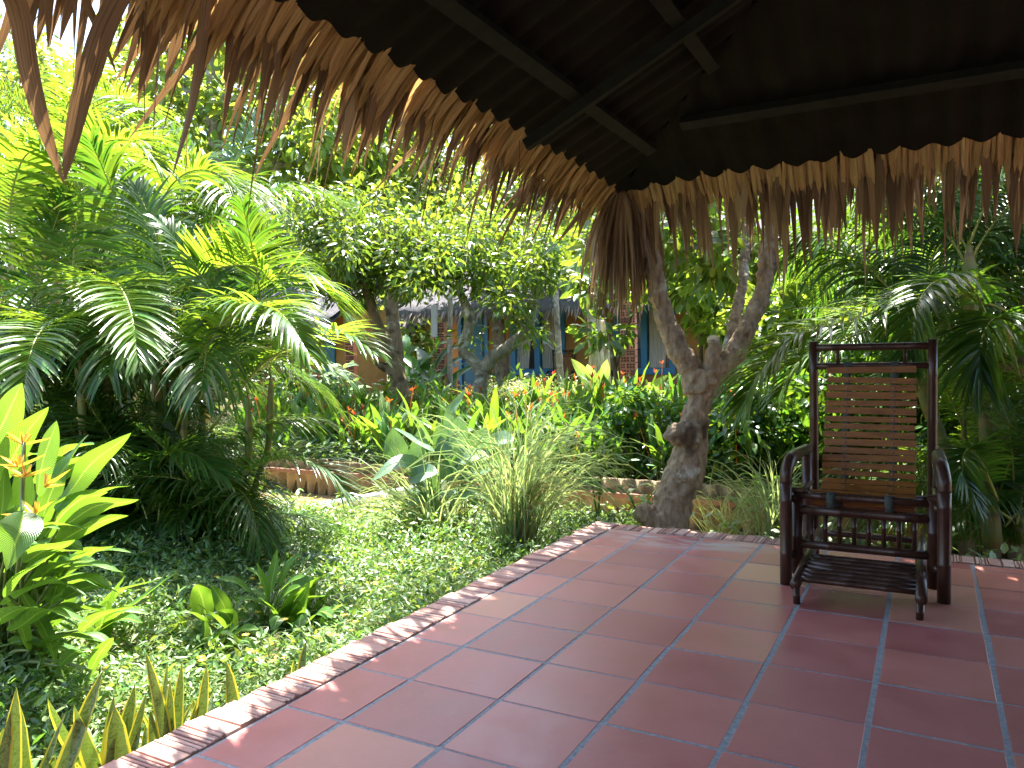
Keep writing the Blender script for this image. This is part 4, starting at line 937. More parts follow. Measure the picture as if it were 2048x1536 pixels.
grass_clump('lemongrass', 'loose lemongrass clump behind the terrace just left of the bamboo chair', D(1548, 1075, 5.1), 130, (.4, .75), .35)
grass_clump('lemongrass', 'sparse grass clump between the forked tree and the low tan wall', D(1450, 1070, 5.5), 70, (.3, .6), .45)
grass_clump('lemongrass', 'low yellowing grass clump at the foot of the tall lemongrass', G(1085, 1075, -.26), 90, (.2, .5), .6, dry=.35)

# snake plants --------------------------------------------------------
m, nt, b = base_mat('snake_leaf', (.07, .11, .03), .4)
uv = N(nt, 'UVMap'); sx = N(nt, 'SeparateXYZ'); nt.links.new(uv.outputs[0], sx.inputs[0]); g = N(nt, 'NewGeometry'); rr = g.outputs['Random Per Island']
d = math_(nt, 'ABSOLUTE', math_(nt, 'SUBTRACT', sx.outputs[1], .5)); edge = math_(nt, 'GREATER_THAN', d, .375)
cm = N(nt, 'CombineXYZ'); nt.links.new(math_(nt, 'MULTIPLY', sx.outputs[0], 26), cm.inputs[0]); nt.links.new(math_(nt, 'MULTIPLY', sx.outputs[1], 3.), cm.inputs[1]); nt.links.new(math_(nt, 'MULTIPLY', rr, 40), cm.inputs[2])
nz = N(nt, 'TexNoise'); nz.inputs['Scale'].default_value = 1.3; nz.inputs['Detail'].default_value = 5; nz.inputs['Distortion'].default_value = 1.2; nt.links.new(cm.outputs[0], nz.inputs['Vector'])
c = ramp(nt, nz.outputs[0], [(.40, (.035, .065, .025)), (.49, (.15, .22, .09)), (.6, (.21, .28, .13))]).outputs[0]
nt.links.new(mixc(nt, edge, c, (.52, .47, .07)), b.inputs['Base Color'])
tr = N(nt, 'BsdfTranslucent'); nt.links.new(mixc(nt, edge, (.12, .18, .02), (.62, .55, .04)), tr.inputs[0]); mx = N(nt, 'MixShader'); mx.inputs[0].default_value = .3
nt.links.new(b.outputs[0], mx.inputs[1]); nt.links.new(tr.outputs[0], mx.inputs[2]); nt.links.new(mx.outputs[0], nt.nodes['Material Output'].inputs[0]); M['snake'] = m
def snake(label, L, Xp):
    p0 = WX(L[0][0][0], L[0][0][1], Xp); t = thing('snake_plant', label, 'plant', (p0[0], p0[1], -.27), 'snake plants along the brick edge')
    for k, (p, q, w) in enumerate(L):
        xx = Xp-.03*(k % 4); a, c_ = WX(*p, xx), WX(*q, xx+rng.normal(0, .02))
        dd = c_-a; a2 = a-dd/np.linalg.norm(dd)*max(0, (a[2]+.27)); tt = np.linspace(0, 1, 14); P = smooth_path([a2, (a2+c_)/2+A(rng.normal(0, .008), rng.normal(0, .008), 0), c_], 14)
        T = nrm(np.gradient(P, axis=0)); tw = rng.uniform(-.5, .5)+rng.normal(0, .5)*tt; S = nrm(RGT*np.cos(tw)[:, None]+FWD*np.sin(tw)[:, None]); S = nrm(S-T*(S*T).sum(1)[:, None])
        dep = np.linalg.norm(a-EYE); wd = w*1.2*dep/FPX*np.interp(tt, [0, .3, .6, .85, .97, 1], [.75, .95, 1, .62, .16, .01])
        mb = MB(); ribbons(mb, P[None], S[None], wd[None], .0, None, 0, 7, curl=.45); part('leaf', mb, m, t)
snake('broad yellow-edged snake plant in the bottom left corner', [((22, 1560), (33, 1374), 13), ((40, 1560), (28, 1472), 15), ((62, 1560), (40, 1410), 15), ((5, 1560), (6, 1455), 14), ((-8, 1560), (22, 1420), 12), ((12, 1580), (8, 1500), 12)], -1.93)
snake('snake plant with one long twisted leaf leaning right above the bottom left corner', [((120, 1570), (206, 1340), 12), ((92, 1560), (133, 1422), 10), ((108, 1570), (110, 1508), 12), ((180, 1520), (95, 1396), 11), ((190, 1535), (148, 1410), 13), ((200, 1570), (165, 1500), 10), ((140, 1540), (135, 1470), 10)], -1.90)
snake('snake plant with one broad brown leaf touching the brick edging', [((234, 1535), (230, 1412), 19), ((222, 1520), (228, 1390), 11), ((252, 1495), (270, 1368), 12), ((262, 1505), (256, 1432), 12), ((275, 1490), (284, 1445), 9), ((268, 1470), (293, 1385), 8), ((290, 1488), (292, 1448), 7)], -1.86)
snake('tall snake plant clump of narrow leaves beside the brick edging', [((322, 1475), (291, 1302), 9), ((350, 1475), (364, 1326), 9), ((340, 1478), (342, 1405), 14), ((316, 1470), (277, 1406), 12), ((330, 1465), (340, 1358), 8), ((322, 1450), (336, 1320), 7), ((362, 1455), (372, 1405), 9), ((376, 1450), (392, 1395), 8), ((308, 1480), (300, 1420), 9)], -1.87)
snake('snake plant pair with a wide pale leaf left of the shaded brick', [((398, 1448), (414, 1328), 9), ((405, 1448), (418, 1340), 10), ((392, 1440), (386, 1400), 11), ((420, 1430), (425, 1385), 10), ((384, 1455), (400, 1390), 8)], -1.86)
snake('single wide pale snake plant leaf set apart along the brick edging', [((458, 1420), (452, 1320), 12)], -1.85)
snake('small snake plant of two short leaves farthest along the brick edging', [((608, 1345), (613, 1280), 9), ((634, 1325), (633, 1290), 4), ((590, 1350), (588, 1318), 7)], -1.84)

# ------------------------------------------------------------------ flower bed behind the low wall
def flower(mb, p, sc, n=5):
    for a in range(n):
        th_ = rng.uniform(0, 6.28); d = A(math.cos(th_), math.sin(th_), rng.uniform(.2, 1.4))
        paddle(mb, arc(p+A(0, 0, rng.uniform(-.02, .02)), d, sc*rng.uniform(.6, 1), -.5, 3), sc*.22, A(0, 0, 1), fold=.8, K=5, und=0, across=3)
def bed_proto(h, nst, flowers, pet, wide=1.0):
    t = thing('flowering_heliconia', 'x', 'plant', (0, 0, 0)); lf, st = MB(), MB()
    for k in range(nst):
        b0 = A(rng.normal(0, .11), rng.normal(0, .11), 0); ln = A(rng.normal(0, .10), rng.normal(0, .10), 0); hh = h*rng.uniform(.5, .92)
        P = smooth_path([b0, b0+ln*.4+A(0, 0, hh*.4), b0+ln+A(0, 0, hh*.8)], 8); tube(st, P, np.linspace(.008, .004, 8), 5)
        for j in range(int(rng.integers(3, 6))):
            q = P[int(3+j)] if 3+j < 8 else P[-1]; th_ = rng.uniform(0, 6.28); up_ = rng.uniform(1.0, 3.2)
            paddle(lf, arc(q, A(math.cos(th_), math.sin(th_), up_), rng.uniform(.26, .46), rng.uniform(.2, 1.3), 5), rng.uniform(.05, .085)*wide, A(math.cos(th_)*-.5, math.sin(th_)*-.5, .8), fold=.25, K=8, across=3)
    part('leaves', lf, M['bed'], t); part('stalks', st, M['stem'], t)
    if flowers:
        fl = MB()
        for k in range(flowers):
            p = A(rng.normal(0, .14), rng.normal(0, .14), h*rng.uniform(.7, 1.02)); flower(fl, p, rng.uniform(.05, .085)); tube(st if False else fl, [p*A(.5, .5, .3), p], [.004, .003], 4)
        part('flowers', fl, pet, t)
    return t
bedlab = {0: 'orange flowered parakeet heliconia among its like in the bed behind the low wall', 1: 'red flowered parakeet heliconia among its like in the bed behind the low wall', 2: 'flowerless narrow leaved heliconia among its like in the bed behind the low wall'}
protos = [(bed_proto(.85, 6, 2, M['petal']), 0), (bed_proto(.75, 5, 1, M['petal']), 0), (bed_proto(.9, 7, 2, M['petal']), 0), (bed_proto(.8, 5, 2, M['petal_red']), 1), (bed_proto(.9, 7, 0, None), 2), (bed_proto(.7, 6, 0, None, 1.3), 2)]
spots = []
for k in range(124):
    px = rng.uniform(500, 1640); yy = rng.uniform(6.5, 9.4) if k < 98 else rng.uniform(9.4, 11)
    p = WY(px, 900, yy); spots.append((p[0], yy))
used = set()
for k, (x, y) in enumerate(spots):
    i = [0, 1, 2, 4, 0, 5, 1, 4, 2, 5][k % 10] if x > -5.2 else [3, 1, 3, 4, 2, 3, 5, 0][k % 8]
    pr, kd = protos[i]; loc = (x, y, float(gz(x, y)))
    if i not in used:
        used.add(i); o = pr; o.location = loc; o.rotation_euler.z = rng.uniform(0, 6.28)
    else: o = dup(pr, loc, rng.uniform(0, 6.28), None, rng.uniform(.75, 1.15))
    o['label'] = bedlab[kd]; o['group'] = ['orange heliconias in the bed', 'red heliconias in the bed', 'flowerless heliconias in the bed'][kd]

# ------------------------------------------------------------------ shrubs, hedge
def clumps(cs, per, r, L, w, mb, zf=.8, up=.5, lr=.25, fold=.3, bend=.2):
    cs = np.asarray(cs, float); n = len(cs)*per
    c = np.repeat(cs, per, 0); o = rdir(n)*(rng.uniform(0, 1, n)**.45)[:, None]*np.repeat(np.broadcast_to(r, (len(cs),)), per)[:, None]*A(1, 1, zf)
    d = nrm(o+rdir(n)*.5*np.mean(r)+A(0, 0, -.25*np.mean(r))); nm = nrm(A(0, 0, up*1.6)+rdir(n)*.75)
    leaves(mb, c+o, d, nm, L*rng.uniform(1-lr*1.5, 1+lr, n), w*rng.uniform(.75, 1.2, n), bend, fold)
def shrub(name, label, cat, base, rad, ncl, per, r, L, w, mat, zc=.55, group=None, twigs=True, twig=.008):
    base = np.asarray(base, float); t = thing(name, label, cat, base, group)
    o = rdir(ncl)*(rng.uniform(.05, 1, ncl)**.4)[:, None]*np.asarray(rad)[None]; cs = base+A(0, 0, rad[2]*zc*2)+o; cs[:, 2] = np.maximum(cs[:, 2], base[2]+.05)
    mb = MB(); clumps(cs, per, r, L, w, mb); part('foliage', mb, mat, t)
    if twigs:
        mb = MB()
        for c in cs[::2]:
            b0 = base+A(rng.normal(0, .06), rng.normal(0, .06), 0); tube(mb, smooth_path([b0, b0*.4+c*.6+rng.normal(0, .04, 3)-A(0, 0, .05), c], 8), np.linspace(twig*1.4, twig*.35, 8), 5)
        part('twigs', mb, M['bark_tan'], t)
    return t
for k, (px, yy, rx, lab) in enumerate(((870, 11.2, .8, 'pale variegated hedge shrub at the foot of the grey-capped brick pillar'), (1000, 11.6, .8, 'pale variegated hedge shrub in front of the blue door and fork-trunked tree'), (1100, 11.4, .75, 'pale variegated hedge shrub below the left window'), (1175, 11.0, .6, 'pale variegated hedge shrub before the pale rough post'))):
    p = WY(px, 790, yy); p[2] = gz(p[0], yy); shrub('hedge_shrub', lab, 'shrub', p, (rx, .5, .30), 60, 60, .16, .055, .026, M['hedge'], zc=.5, group='variegated hedge shrubs', twigs=False)
p = WY(1300, 800, 9.8); p[2] = gz(p[0], 9.8); shrub('round_shrub', 'round bright green shrub just left of the forked tree trunk', 'shrub', p, (.5, .4, .28), 50, 50, .15, .06, .03, M['cover_lit'], twigs=False)
for lab, px, py, yy, rad, n in (('glossy citrus shrub behind the left side of the bamboo chair', 1520, 900, 7.0, (.6, .5, .55), 46), ('broad citrus shrub right behind the chair back', 1700, 900, 7.4, (.8, .5, .6), 60), ('citrus shrub with pale leaves right of the forked trunk', 1470, 960, 6.6, (.38, .3, .36), 30),
                                ('taller citrus bush under the sunlit palm frond', 1620, 800, 8.6, (.8, .6, .7), 60), ('leafy citrus shrub left of the forked trunk', 1270, 870, 7.0, (.34, .3, .45), 26), ('dense dark citrus bush at the right behind the veranda', 1900, 950, 8.2, (.9, .7, .8), 70)):
    p = WY(px, py, yy); p[2] = gz(p[0], yy); shrub('citrus_shrub', lab, 'shrub', p, rad, n, 34, .15, .105, .05, M['citrus'], group='citrus shrubs')
# stems with pointed leaves by the wall
def leafy_stem(label, base, h, n, L, w, mat):
    base = np.asarray(base, float); t = thing('leafy_stem', label, 'plant', base); lf, st = MB(), MB()
    for s_ in range(3):
        ln = A(rng.normal(0, .12), rng.normal(0, .08), 0); P = smooth_path([base, base+ln*.4+A(0, 0, h*.5), base+ln+A(0, 0, h*rng.uniform(.75, 1))], 16); tube(st, P, np.linspace(.008, .003, 16), 6)
        for k in range(n):
            q = P[int(4+11*k/n)]; th_ = k*2.4+rng.normal(0, .3); paddle(lf, arc(q, A(math.cos(th_), math.sin(th_), 1.0), L*rng.uniform(.7, 1.1), 1.6, 5), w, A(0, 0, 1), fold=.25, K=8, across=3)
    part('leaves', lf, mat, t); part('stems', st, M['stem'], t)
leafy_stem('upright stem with long yellow-green leaves in front of the low tan wall', D(1196, 1045, 5.3), .62, 9, .26, .045, M['bed'])
leafy_stem('short leafy sprout at the left foot of the forked tree', D(1278, 1040, 5.2), .30, 6, .15, .04, M['cover_lit'])
leafy_stem('yellow-green sapling standing in the flower bed left of the forked trunk', WY(1285, 930, 7.3), .85, 10, .2, .085, M['bed'])
leafy_stem('leafy stem beside the chair in front of the low wall', D(1480, 1055, 5.8), .45, 8, .2, .04, M['bed'])
# young bananas
for lab, px, py, yy, lv in (('young banana plant with upright pale leaves before the pale rough post', 1185, 790, 10.5, [((1185, 775), (1165, 745), (1142, 717), 24), ((1190, 770), (1180, 745), (1175, 728), 22), ((1195, 775), (1210, 745), (1215, 718), 26), ((1188, 785), (1172, 772), (1152, 775), 16)]),
                            ('young banana plant with one rounded pale leaf beside the brick pillar', 1240, 800, 10.2, [((1240, 790), (1234, 765), (1236, 742), 18), ((1238, 795), (1255, 785), (1265, 790), 10)]),
                            ('young banana plant with a wide pale leaf left of the forked tree', 1325, 800, 9.5, [((1306, 795), (1318, 770), (1335, 750), 24), ((1310, 798), (1300, 775), (1295, 765), 14)])):
    p = WY(px, py, yy); t = thing('banana_plant', lab, 'plant', (p[0], yy, float(gz(p[0], yy))))
    st = MB()
    for a, c_, e, w in lv:
        mb = MB(); q = [WY(*a, yy), WY(*c_, yy-.05), WY(*e, yy-.12)]; paddle(mb, q, w*np.linalg.norm(q[0]-EYE)/FPX, A(.1, -.9, .5), K=10); part('leaf', mb, M['banana'], t)
        tube(st, [np.array(t.location), q[0]], [.02, .006], 6)
    part('stalk', st, M['stem'], t)
# broad dark leaves left of the grey-capped pillar
t = thing('broadleaf_clump', 'dark green clump of big upright paddle leaves left of the grey-capped pillar', 'plant', WY(820, 780, 13.0)*A(1, 1, 0)+A(0, 0, .05)); mb = MB()
for k in range(22):
    q = WY(rng.uniform(770, 900), rng.uniform(720, 790), 13+rng.normal(0, .3)); th_ = rng.uniform(0, 6.28); paddle(mb, arc(q, A(math.cos(th_), math.sin(th_)*.6, 1.4), rng.uniform(.6, 1.0), 1.2, 6), rng.uniform(.16, .25), A(0, -.6, .8), K=9)
part('leaves', mb, M['palm_dark'], t)
t = thing('broadleaf_clump', 'sunlit clump of wide round leaves at the foot of the pillar behind the left palms', 'plant', WY(690, 780, 11.5)*A(1, 1, 0)+A(0, 0, 0)); mb = MB()
for k in range(12):
    q = WY(rng.uniform(660, 720), rng.uniform(735, 790), 11.5+rng.normal(0, .2)); th_ = rng.uniform(0, 6.28); paddle(mb, arc(q, A(math.cos(th_), math.sin(th_), .7), rng.uniform(.25, .4), 1.2, 6), rng.uniform(.18, .26), A(0, -.4, .9), K=9)
part('leaves', mb, M['banana'], t)

# ------------------------------------------------------------------ trees
def tree(name, label, limbs, crown, per, r, L, w, mat, barkm, remesh=0, group=None, seg=10, twigs=0):
    """limbs: list of (points, radii); crown: cluster centres"""
    base = np.asarray(limbs[0][0][0], float); t = thing(name, label, 'tree', base, group)
    mb = MB()
    for P, R in limbs:
        k = max(8, len(P)*6); Q = smooth_path(P, k); Q = Q+rng.normal(0, 1, Q.shape)*np.interp(np.linspace(0, 1, len(R)), [0, 1], [.1, .1]).mean()*np.mean(R)*.5
        tube(mb, Q, np.interp(np.linspace(0, 1, k), np.linspace(0, 1, len(R)), R), seg, rough=.05)
    o = part('trunk', mb, barkm, t)
    if remesh:
        q = o.modifiers.new('fuse', 'REMESH'); q.mode = 'VOXEL'; q.voxel_size = remesh; q.use_smooth_shade = True
        q = o.modifiers.new('soft', 'SMOOTH'); q.factor = .5; q.iterations = 3
        tx = bpy.data.textures.new('bark_lumps', 'CLOUDS'); tx.noise_scale = .045; tx.noise_depth = 5
        q = o.modifiers.new('lumps', 'DISPLACE'); q.texture = tx; q.strength = .035; q.mid_level = .5
    crown = np.asarray(crown, float)
    if len(crown):
        mb = MB(); clumps(crown, per, r, L, w, mb, zf=.75); part('crown', mb, mat, t)
        if twigs:
            mb = MB(); ends = np.concatenate([np.asarray(P[1:], float) for P, R in limbs])
            for c in crown[::twigs]:
                e = ends[np.argmin(np.linalg.norm(ends-c, axis=1))]; tube(mb, smooth_path([e, (e+c)/2+rng.normal(0, .08, 3)+A(0, 0, .06), c], 8), np.linspace(.022, .006, 8), 5)
            part('branches', mb, barkm, t)
    return t
def cl(specs, n, dj):
    """cluster centres inside pixel ellipses (x, y, rx, ry, depth)"""
    out = []
    a = np.array([s[2]*s[3] for s in specs], float); a /= a.sum()
    for s, q in zip(specs, (a*n).astype(int)+1):
        for k in range(q):
            th_ = rng.uniform(0, 6.28); rr_ = math.sqrt(rng.uniform(0, 1)); out.append(D(s[0]+s[2]*rr_*math.cos(th_), s[1]+s[3]*rr_*math.sin(th_), s[4]+rng.normal(0, dj)))
    return out
def px_limb(pts, d, ws):
    return [D(x, y, d+(e[0] if e else 0)) for x, y, *e in pts], [w*d/FPX/2 for w in ws]
# forked tree by the terrace
hd = 4.95
limbs = [px_limb([(1318, 1110), (1332, 1060), (1350, 990), (1376, 930), (1384, 870), (1400, 800), (1408, 745)], hd, [112, 84, 74, 72, 62, 46, 72]),
         px_limb([(1395, 790), (1385, 740), (1352, 690), (1322, 605), (1306, 530), (1288, 455), (1268, 330), (1240, 180)], hd, [58, 50, 44, 38, 36, 33, 30, 26]),
         px_limb([(1415, 790), (1432, 745), (1466, 712), (1500, 640), (1524, 592), (1534, 520), (1545, 440), (1560, 300)], hd, [54, 52, 46, 36, 32, 37, 30, 26]),
         px_limb([(1418, 770), (1424, 730), (1427, 682)], hd-.06, [34, 30, 25]),
         px_limb([(1390, 870), (1356, 868), (1336, 880)], hd-.07, [56, 46, 32]),
         px_limb([(1340, 1050), (1310, 1040), (1284, 1022)], hd-.02, [70, 56, 40]),
         px_limb([(1450, 730, .05), (1466, 655, .15), (1480, 590, .25), (1492, 500, .4), (1500, 400, .6)], hd, [24, 24, 22, 22, 20])]
crown = [A(*c) for c in np.stack([rng.normal(-1.0, .85, 130), rng.normal(5.1, .55, 130), rng.normal(4.2, .6, 130)], 1)]
crown = [c for c in crown if c[1] > YE+.45 or c[2] > ZE+.75+max(0, YE-c[1])*SL]
crown += cl([(1350, 470, 150, 70, 5.8), (1480, 480, 120, 70, 6.2), (1240, 480, 60, 60, 6.0)], 22, .3)
ht = tree('forked_tree', 'gnarled forked tree with a sawn stump in its fork standing behind the terrace edge', limbs, crown, 62, .34, .14, .06, M['tree'], M['bark'], remesh=.009, seg=16, twigs=6)
mb = MB(); a, c_ = D(1424, 730, hd-.06), D(1427, 681, hd-.06); tube(mb, [c_-A(0, 0, .004), c_+A(.003, -.012, .012)], [.0405, .038], 16)
msw, nt, b = base_mat('sawn_wood', (.50, .40, .26), .8)
n1 = noise(nt, 30, 4); nt.links.new(ramp(nt, n1.outputs[0], [(.35, (.3, .22, .13)), (.6, (.55, .45, .3))]).outputs[0], b.inputs['Base Color']); part('sawn_face', mb, msw, ht)

# middle distance trees in front of the house
T1 = [px_limb([(815, 860), (810, 800), (796, 745), (768, 685), (742, 610), (728, 540), (715, 460)], 11, [34, 28, 26, 26, 22, 18, 12]), px_limb([(796, 750), (770, 735), (752, 725)], 11, [20, 18, 10]), px_limb([(735, 560), (690, 500), (640, 450)], 11, [14, 11, 7]), px_limb([(742, 600), (790, 520), (830, 470)], 11, [14, 10, 6])]
tree('orchard_tree', 'leaning tree with dense dark crown just right of the left palms', T1, cl([(650, 470, 120, 80, 11), (740, 460, 120, 90, 11), (830, 500, 90, 80, 10.8), (690, 560, 80, 45, 11), (800, 545, 90, 35, 11)], 180, .55), 44, .30, .13, .042, M['tree'], M['bark_tan'], twigs=5)
T2 = [px_limb([(966, 860), (960, 800), (962, 765), (966, 735)], 10.5, [34, 30, 28, 30]), px_limb([(964, 745), (945, 720), (925, 700), (936, 660), (940, 630), (925, 595), (910, 540)], 10.5, [26, 22, 20, 22, 20, 16, 10]),
      px_limb([(968, 740), (985, 715), (1010, 700), (1040, 675), (1058, 650), (1068, 600), (1085, 540)], 10.5, [28, 26, 26, 24, 22, 18, 10]), px_limb([(1000, 770), (996, 750), (988, 725)], 10.5, [9, 13, 8])]
tree('orchard_tree', 'lichen covered tree forking low in front of the blue door', T2, cl([(930, 535, 80, 55, 10.4), (1010, 510, 110, 70, 10.5), (1085, 530, 60, 50, 10.3), (1035, 600, 36, 26, 10.2), (1062, 670, 20, 18, 10.3), (900, 480, 90, 70, 10.6), (935, 690, 8, 18, 10.4)], 125, .5), 42, .28, .13, .042, M['tree'], M['bark_pale'], twigs=5)
T3 = [px_limb([(425, 800), (430, 560), (432, 350), (428, 220), (420, 120), (430, -40)], 14, [44, 36, 30, 24, 18, 10]), px_limb([(430, 370), (470, 350), (545, 335), (640, 318), (720, 300)], 14, [20, 18, 16, 12, 6]), px_limb([(428, 260), (390, 200), (350, 150), (320, 60)], 14, [14, 12, 9, 5]), px_limb([(430, 230), (470, 150), (500, 60)], 14, [14, 10, 6]), px_limb([(545, 335), (580, 260), (610, 180)], 14, [12, 9, 5])]
tree('lime_leaved_tree', 'bare limbed tree with glowing yellow-green leaves behind the left palms', T3, cl([(420, 130, 170, 130, 14), (560, 230, 150, 100, 14), (680, 280, 120, 90, 14), (330, 60, 90, 90, 14.3), (600, 330, 160, 40, 13.8)], 140, .9), 34, .5, .21, .10, M['tree_lime'], M['bark_pale'], twigs=0)
T4 = [px_limb([(901, 780), (900, 700), (900, 620), (904, 500)], 14.0, [11, 10, 10, 9])]
tree('slender_tree', 'slender pale trunk standing close beside the grey-capped brick pillar', T4, [], 0, .3, .1, .05, M['tree'], M['bark_pale'])
T5 = [px_limb([(1124, 785), (1120, 740), (1117, 690), (1114, 640), (1110, 560)], 13.0, [15, 14, 13, 12, 11])]
t5 = tree('slender_palm', 'slender ringed pale palm trunk in front of the left house window', T5, [], 0, .3, .1, .05, M['tree'], M['bark_pale'])
T6 = [px_limb([(1194, 790), (1192, 720), (1188, 640), (1180, 540)], 12.4, [36, 31, 28, 24]), px_limb([(1212, 790), (1210, 720), (1206, 640)], 12.6, [22, 20, 18])]
m_, nt, b = base_mat('peeled_wood', (.42, .33, .18), .8)
n1 = noise(nt, 8, 6, .6, .3, stretch=(2, 2, .5)); nt.links.new(ramp(nt, n1.outputs[0], [(.35, (.26, .17, .09)), (.5, (.42, .35, .20)), (.65, (.52, .47, .28))]).outputs[0], b.inputs['Base Color'])
tree('rough_post', 'pale rough twin tree post under the hanging corner of thatch', T6, [], 0, .3, .1, .05, M['tree'], m_)
# more background trees, each its own crown
BG = [('sunlit tree filling the view behind the left end of the thatch', 800, 14.5, [(760, 300, 130, 120), (880, 340, 110, 110), (700, 180, 120, 100)], 'tree_lime', 130, .45, .19, .085),
      ('glossy leaved tree rising over the thatched house roof', 1010, 17, [(960, 420, 130, 90), (1080, 440, 110, 80), (1150, 500, 70, 60)], 'tree', 120, .5, .2, .085),
      ('bright tree behind the left limb of the forked tree', 1260, 9.2, [(1200, 550, 70, 30), (1290, 545, 70, 40), (1215, 665, 22, 10)], 'tree', 34, .30, .15, .07),
      ('sunlit broad leaved bush tree between the limbs of the forked tree', 1440, 8.4, [(1400, 540, 60, 40), (1440, 630, 30, 40), (1380, 560, 40, 40)], 'tree_lime', 40, .28, .14, .07),
      ('leafy tree right of the forked tree under the fringe', 1600, 9.0, [(1580, 600, 70, 70), (1560, 700, 60, 60), (1660, 560, 60, 50)], 'tree', 60, .32, .15, .07),
      ('dark tree deep behind the upper left palms', 100, 15, [(60, 420, 160, 150), (200, 380, 120, 130), (280, 520, 120, 90)], 'tree_dark', 120, .6, .2, .085),
      ('dark tree behind the right palms', 1900, 12, [(1800, 600, 120, 110), (1960, 560, 120, 130), (2060, 640, 100, 130)], 'tree_dark', 130, .5, .19, .08),
      ('airy tree with small bright leaves at the top left corner', 180, 17, [(130, 190, 120, 60), (300, 200, 100, 100), (30, 120, 70, 60)], 'tree_lime', 60, .5, .18, .08)]
for lab, px, d, sp, mt_, n, r_, L_, w_ in BG:
    cx = sp[0]; b0 = D(px, 760, d); b0[2] = float(gz(b0[0], b0[1])); e = D(cx[0], cx[1]+cx[3]*.4, d); e2 = D(sp[1][0], sp[1][1], d)
    tree('background_tree', lab, [([b0, b0*.5+e*.5+rng.normal(0, .1, 3), e], [.011*d, .008*d, .004*d] if d > 10 else [.03, .025, .015]), ([b0*.5+e*.5, e2], [.02, .01])], cl([(*s, d) for s in sp], n, d*.07), 52, r_, L_, w_, M[mt_], M['bark_tan'], twigs=4 if d > 10 else 0)
# far wood: one uncountable mass well behind everything
mb = MB(); n = 900; px = rng.uniform(-500, 2600, n); d = rng.uniform(24, 36, n); hgt = rng.uniform(0, 1, n)**.8*(9.5+2.5*np.sin(px*.006)+1.5*np.sin(px*.017+1))
cs = np.stack([D(x, 720, dd)*A(1, 1, 0)+A(0, 0, h_) for x, dd, h_ in zip(px, d, hgt)]); clumps(cs, 70, 1.15, .42, .19, mb, zf=.8)
setting('far_foliage', mb, M['far'], kind='stuff')
mb = MB(); n = 300; px = rng.uniform(-700, 2700, n); d = rng.uniform(13, 22, n); cs = np.stack([D(x, 760, dd)*A(1, 1, 0)+A(0, 0, abs(rng.normal(.3, .35))) for x, dd in zip(px, d)])
cs = cs[~((cs[:, 1] > 12.5) & (cs[:, 0] > xa-4) & (cs[:, 0] < xb+1))]
clumps(cs, 60, .5, .2, .08, mb, zf=.7); setting('undergrowth', mb, M['tree_dark'], kind='stuff')

# ------------------------------------------------------------------ ground cover
def scatter(n, x0, x1, y0, y1):
    x = rng.uniform(x0, x1, n); y = rng.uniform(y0, y1, n); return np.stack([x, y, gz(x, y)], 1)
def keep(P):
    v = P-EYE; z = v@FWD; px = 1024+FPX*(v@RGT)/z; py = 768-FPX*(v@UPV)/z
    return P[(z > .5) & (px > -150) & (px < 2250) & (py < 1800)]
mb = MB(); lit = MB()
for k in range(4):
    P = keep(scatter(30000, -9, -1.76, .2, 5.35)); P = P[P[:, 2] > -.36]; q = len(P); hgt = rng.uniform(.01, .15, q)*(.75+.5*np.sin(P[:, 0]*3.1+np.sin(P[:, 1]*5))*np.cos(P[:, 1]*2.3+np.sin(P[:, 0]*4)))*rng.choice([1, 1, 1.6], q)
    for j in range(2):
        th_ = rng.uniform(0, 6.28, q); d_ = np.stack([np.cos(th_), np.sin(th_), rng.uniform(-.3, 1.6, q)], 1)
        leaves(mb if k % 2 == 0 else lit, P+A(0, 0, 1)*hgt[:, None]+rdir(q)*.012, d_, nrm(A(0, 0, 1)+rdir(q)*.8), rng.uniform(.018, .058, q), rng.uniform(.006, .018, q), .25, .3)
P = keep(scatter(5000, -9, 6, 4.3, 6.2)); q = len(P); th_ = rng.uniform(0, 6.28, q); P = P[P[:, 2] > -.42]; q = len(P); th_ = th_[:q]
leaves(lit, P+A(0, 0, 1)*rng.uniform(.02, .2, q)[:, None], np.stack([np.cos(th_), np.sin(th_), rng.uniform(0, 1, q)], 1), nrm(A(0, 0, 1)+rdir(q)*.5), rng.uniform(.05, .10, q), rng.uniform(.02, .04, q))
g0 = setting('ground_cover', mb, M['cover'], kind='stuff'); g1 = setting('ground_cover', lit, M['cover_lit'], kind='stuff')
mb = MB(); P = keep(scatter(26000, -11, 6, 6.4, 12.5)); q = len(P); th_ = rng.uniform(0, 6.28, q)
leaves(mb, P+A(0, 0, 1)*rng.uniform(.0, .28, q)[:, None], np.stack([np.cos(th_), np.sin(th_), rng.uniform(-.2, 1.2, q)], 1), nrm(A(0, 0, 1)+rdir(q)*.6), rng.uniform(.06, .14, q), rng.uniform(.02, .045, q))
setting('bed_undergrowth', mb, M['cover'], kind='stuff')
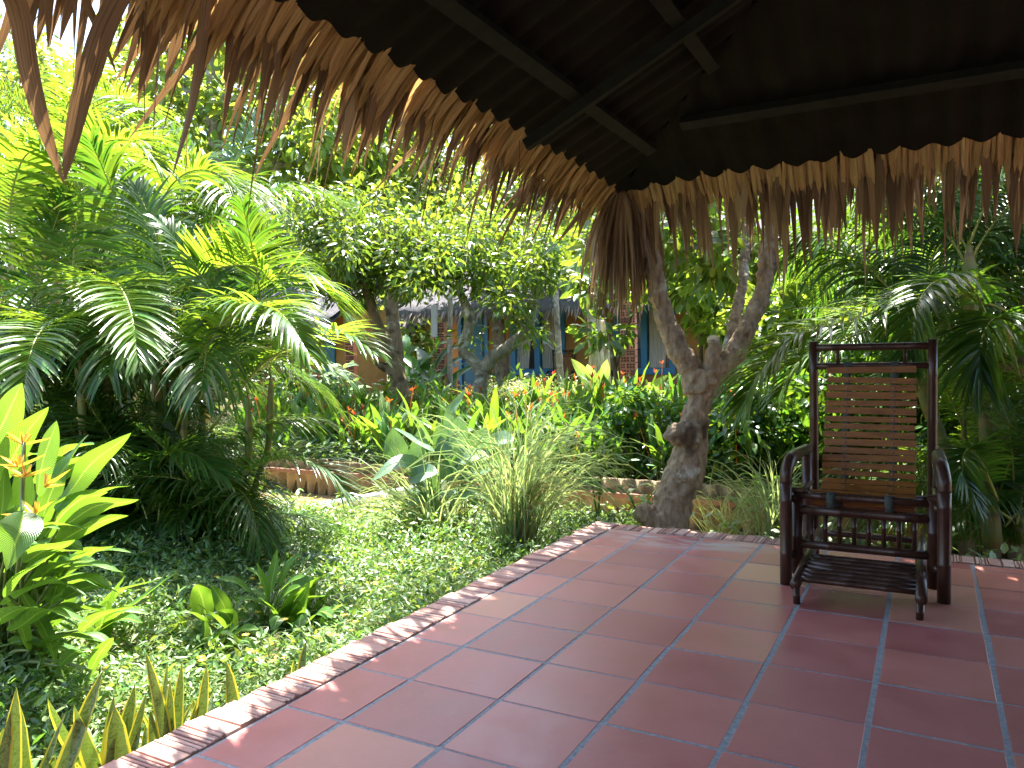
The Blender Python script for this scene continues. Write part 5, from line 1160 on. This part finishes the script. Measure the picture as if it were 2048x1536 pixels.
# wild grass in the lawn
P = keep(scatter(17000, -6, -1.78, .4, 4.8)); q = len(P); K = 5; s = np.linspace(0, 1, K); th_ = rng.uniform(0, 6.28, q); L = rng.uniform(.08, .34, q)
d = nrm(np.stack([np.cos(th_)*rng.uniform(.2, 1, q), np.sin(th_)*rng.uniform(.2, 1, q), np.full(q, .8)], 1)); PP = P[:, None]+d[:, None]*(L[:, None]*s)[..., None]+A(0, 0, -1)*(L[:, None]*s**2*.55)[..., None]
T = nrm(np.gradient(PP, axis=1)); mb = MB(); ribbons(mb, PP, nrm(np.cross(T, A(0, 0, 1)+rdir(q)[:, None]*.2)), np.interp(s, [0, .5, 1], [.0036, .003, .0005])[None]*np.ones((q, 1)), .2)
setting('wild_grass', mb, M['grass'], kind='stuff')
# yellow ground-cover flowers
mb = MB()
for px, py, zz in [(297, 1196, -.12), (205, 1340, -.1), (540, 1113, -.15), (528, 1120, -.15), (395, 1118, -.15), (452, 1110, -.15), (637, 1116, -.15), (612, 1127, -.15), (380, 1170, -.15), (396, 1172, -.15), (655, 1150, -.15), (725, 1140, -.15), (735, 1137, -.15), (768, 1141, -.15), (752, 1170, -.15), (730, 1184, -.15), (848, 1102, -.15), (768, 1111, -.15), (690, 1232, -.15), (705, 1262, -.15), (690, 1300, -.1), (752, 1166, -.15), (660, 1158, -.15), (540, 1290, -.1), (835, 1175, -.15)]+[(rng.uniform(300, 950), rng.uniform(1100, 1330), -.14) for _ in range(26)]:
    c_ = G(px, py, zz)
    if c_[0] > XO-.05: continue
    for a in range(8):
        th_ = a*.785+rng.uniform(0, .3); paddle(mb, arc(c_, A(math.cos(th_), math.sin(th_), .35), .018, .3, 2), .009, A(0, 0, 1), K=4, und=0, across=3)
f = setting('yellow_flowers', mb, M['petal_yel'], kind='stuff')

# dry leaves lying about
mb = MB(); P = keep(scatter(900, -6, -1.8, .4, 4.6)); q = len(P); th_ = rng.uniform(0, 6.28, q)
leaves(mb, P+A(0, 0, 1)*rng.uniform(.0, .08, q)[:, None], np.stack([np.cos(th_), np.sin(th_), rng.uniform(-.2, .5, q)], 1), nrm(A(0, 0, 1)+rdir(q)*.6), rng.uniform(.05, .11, q), rng.uniform(.015, .04, q), .3)
setting('leaf_litter', mb, M['drygrass'], kind='stuff')
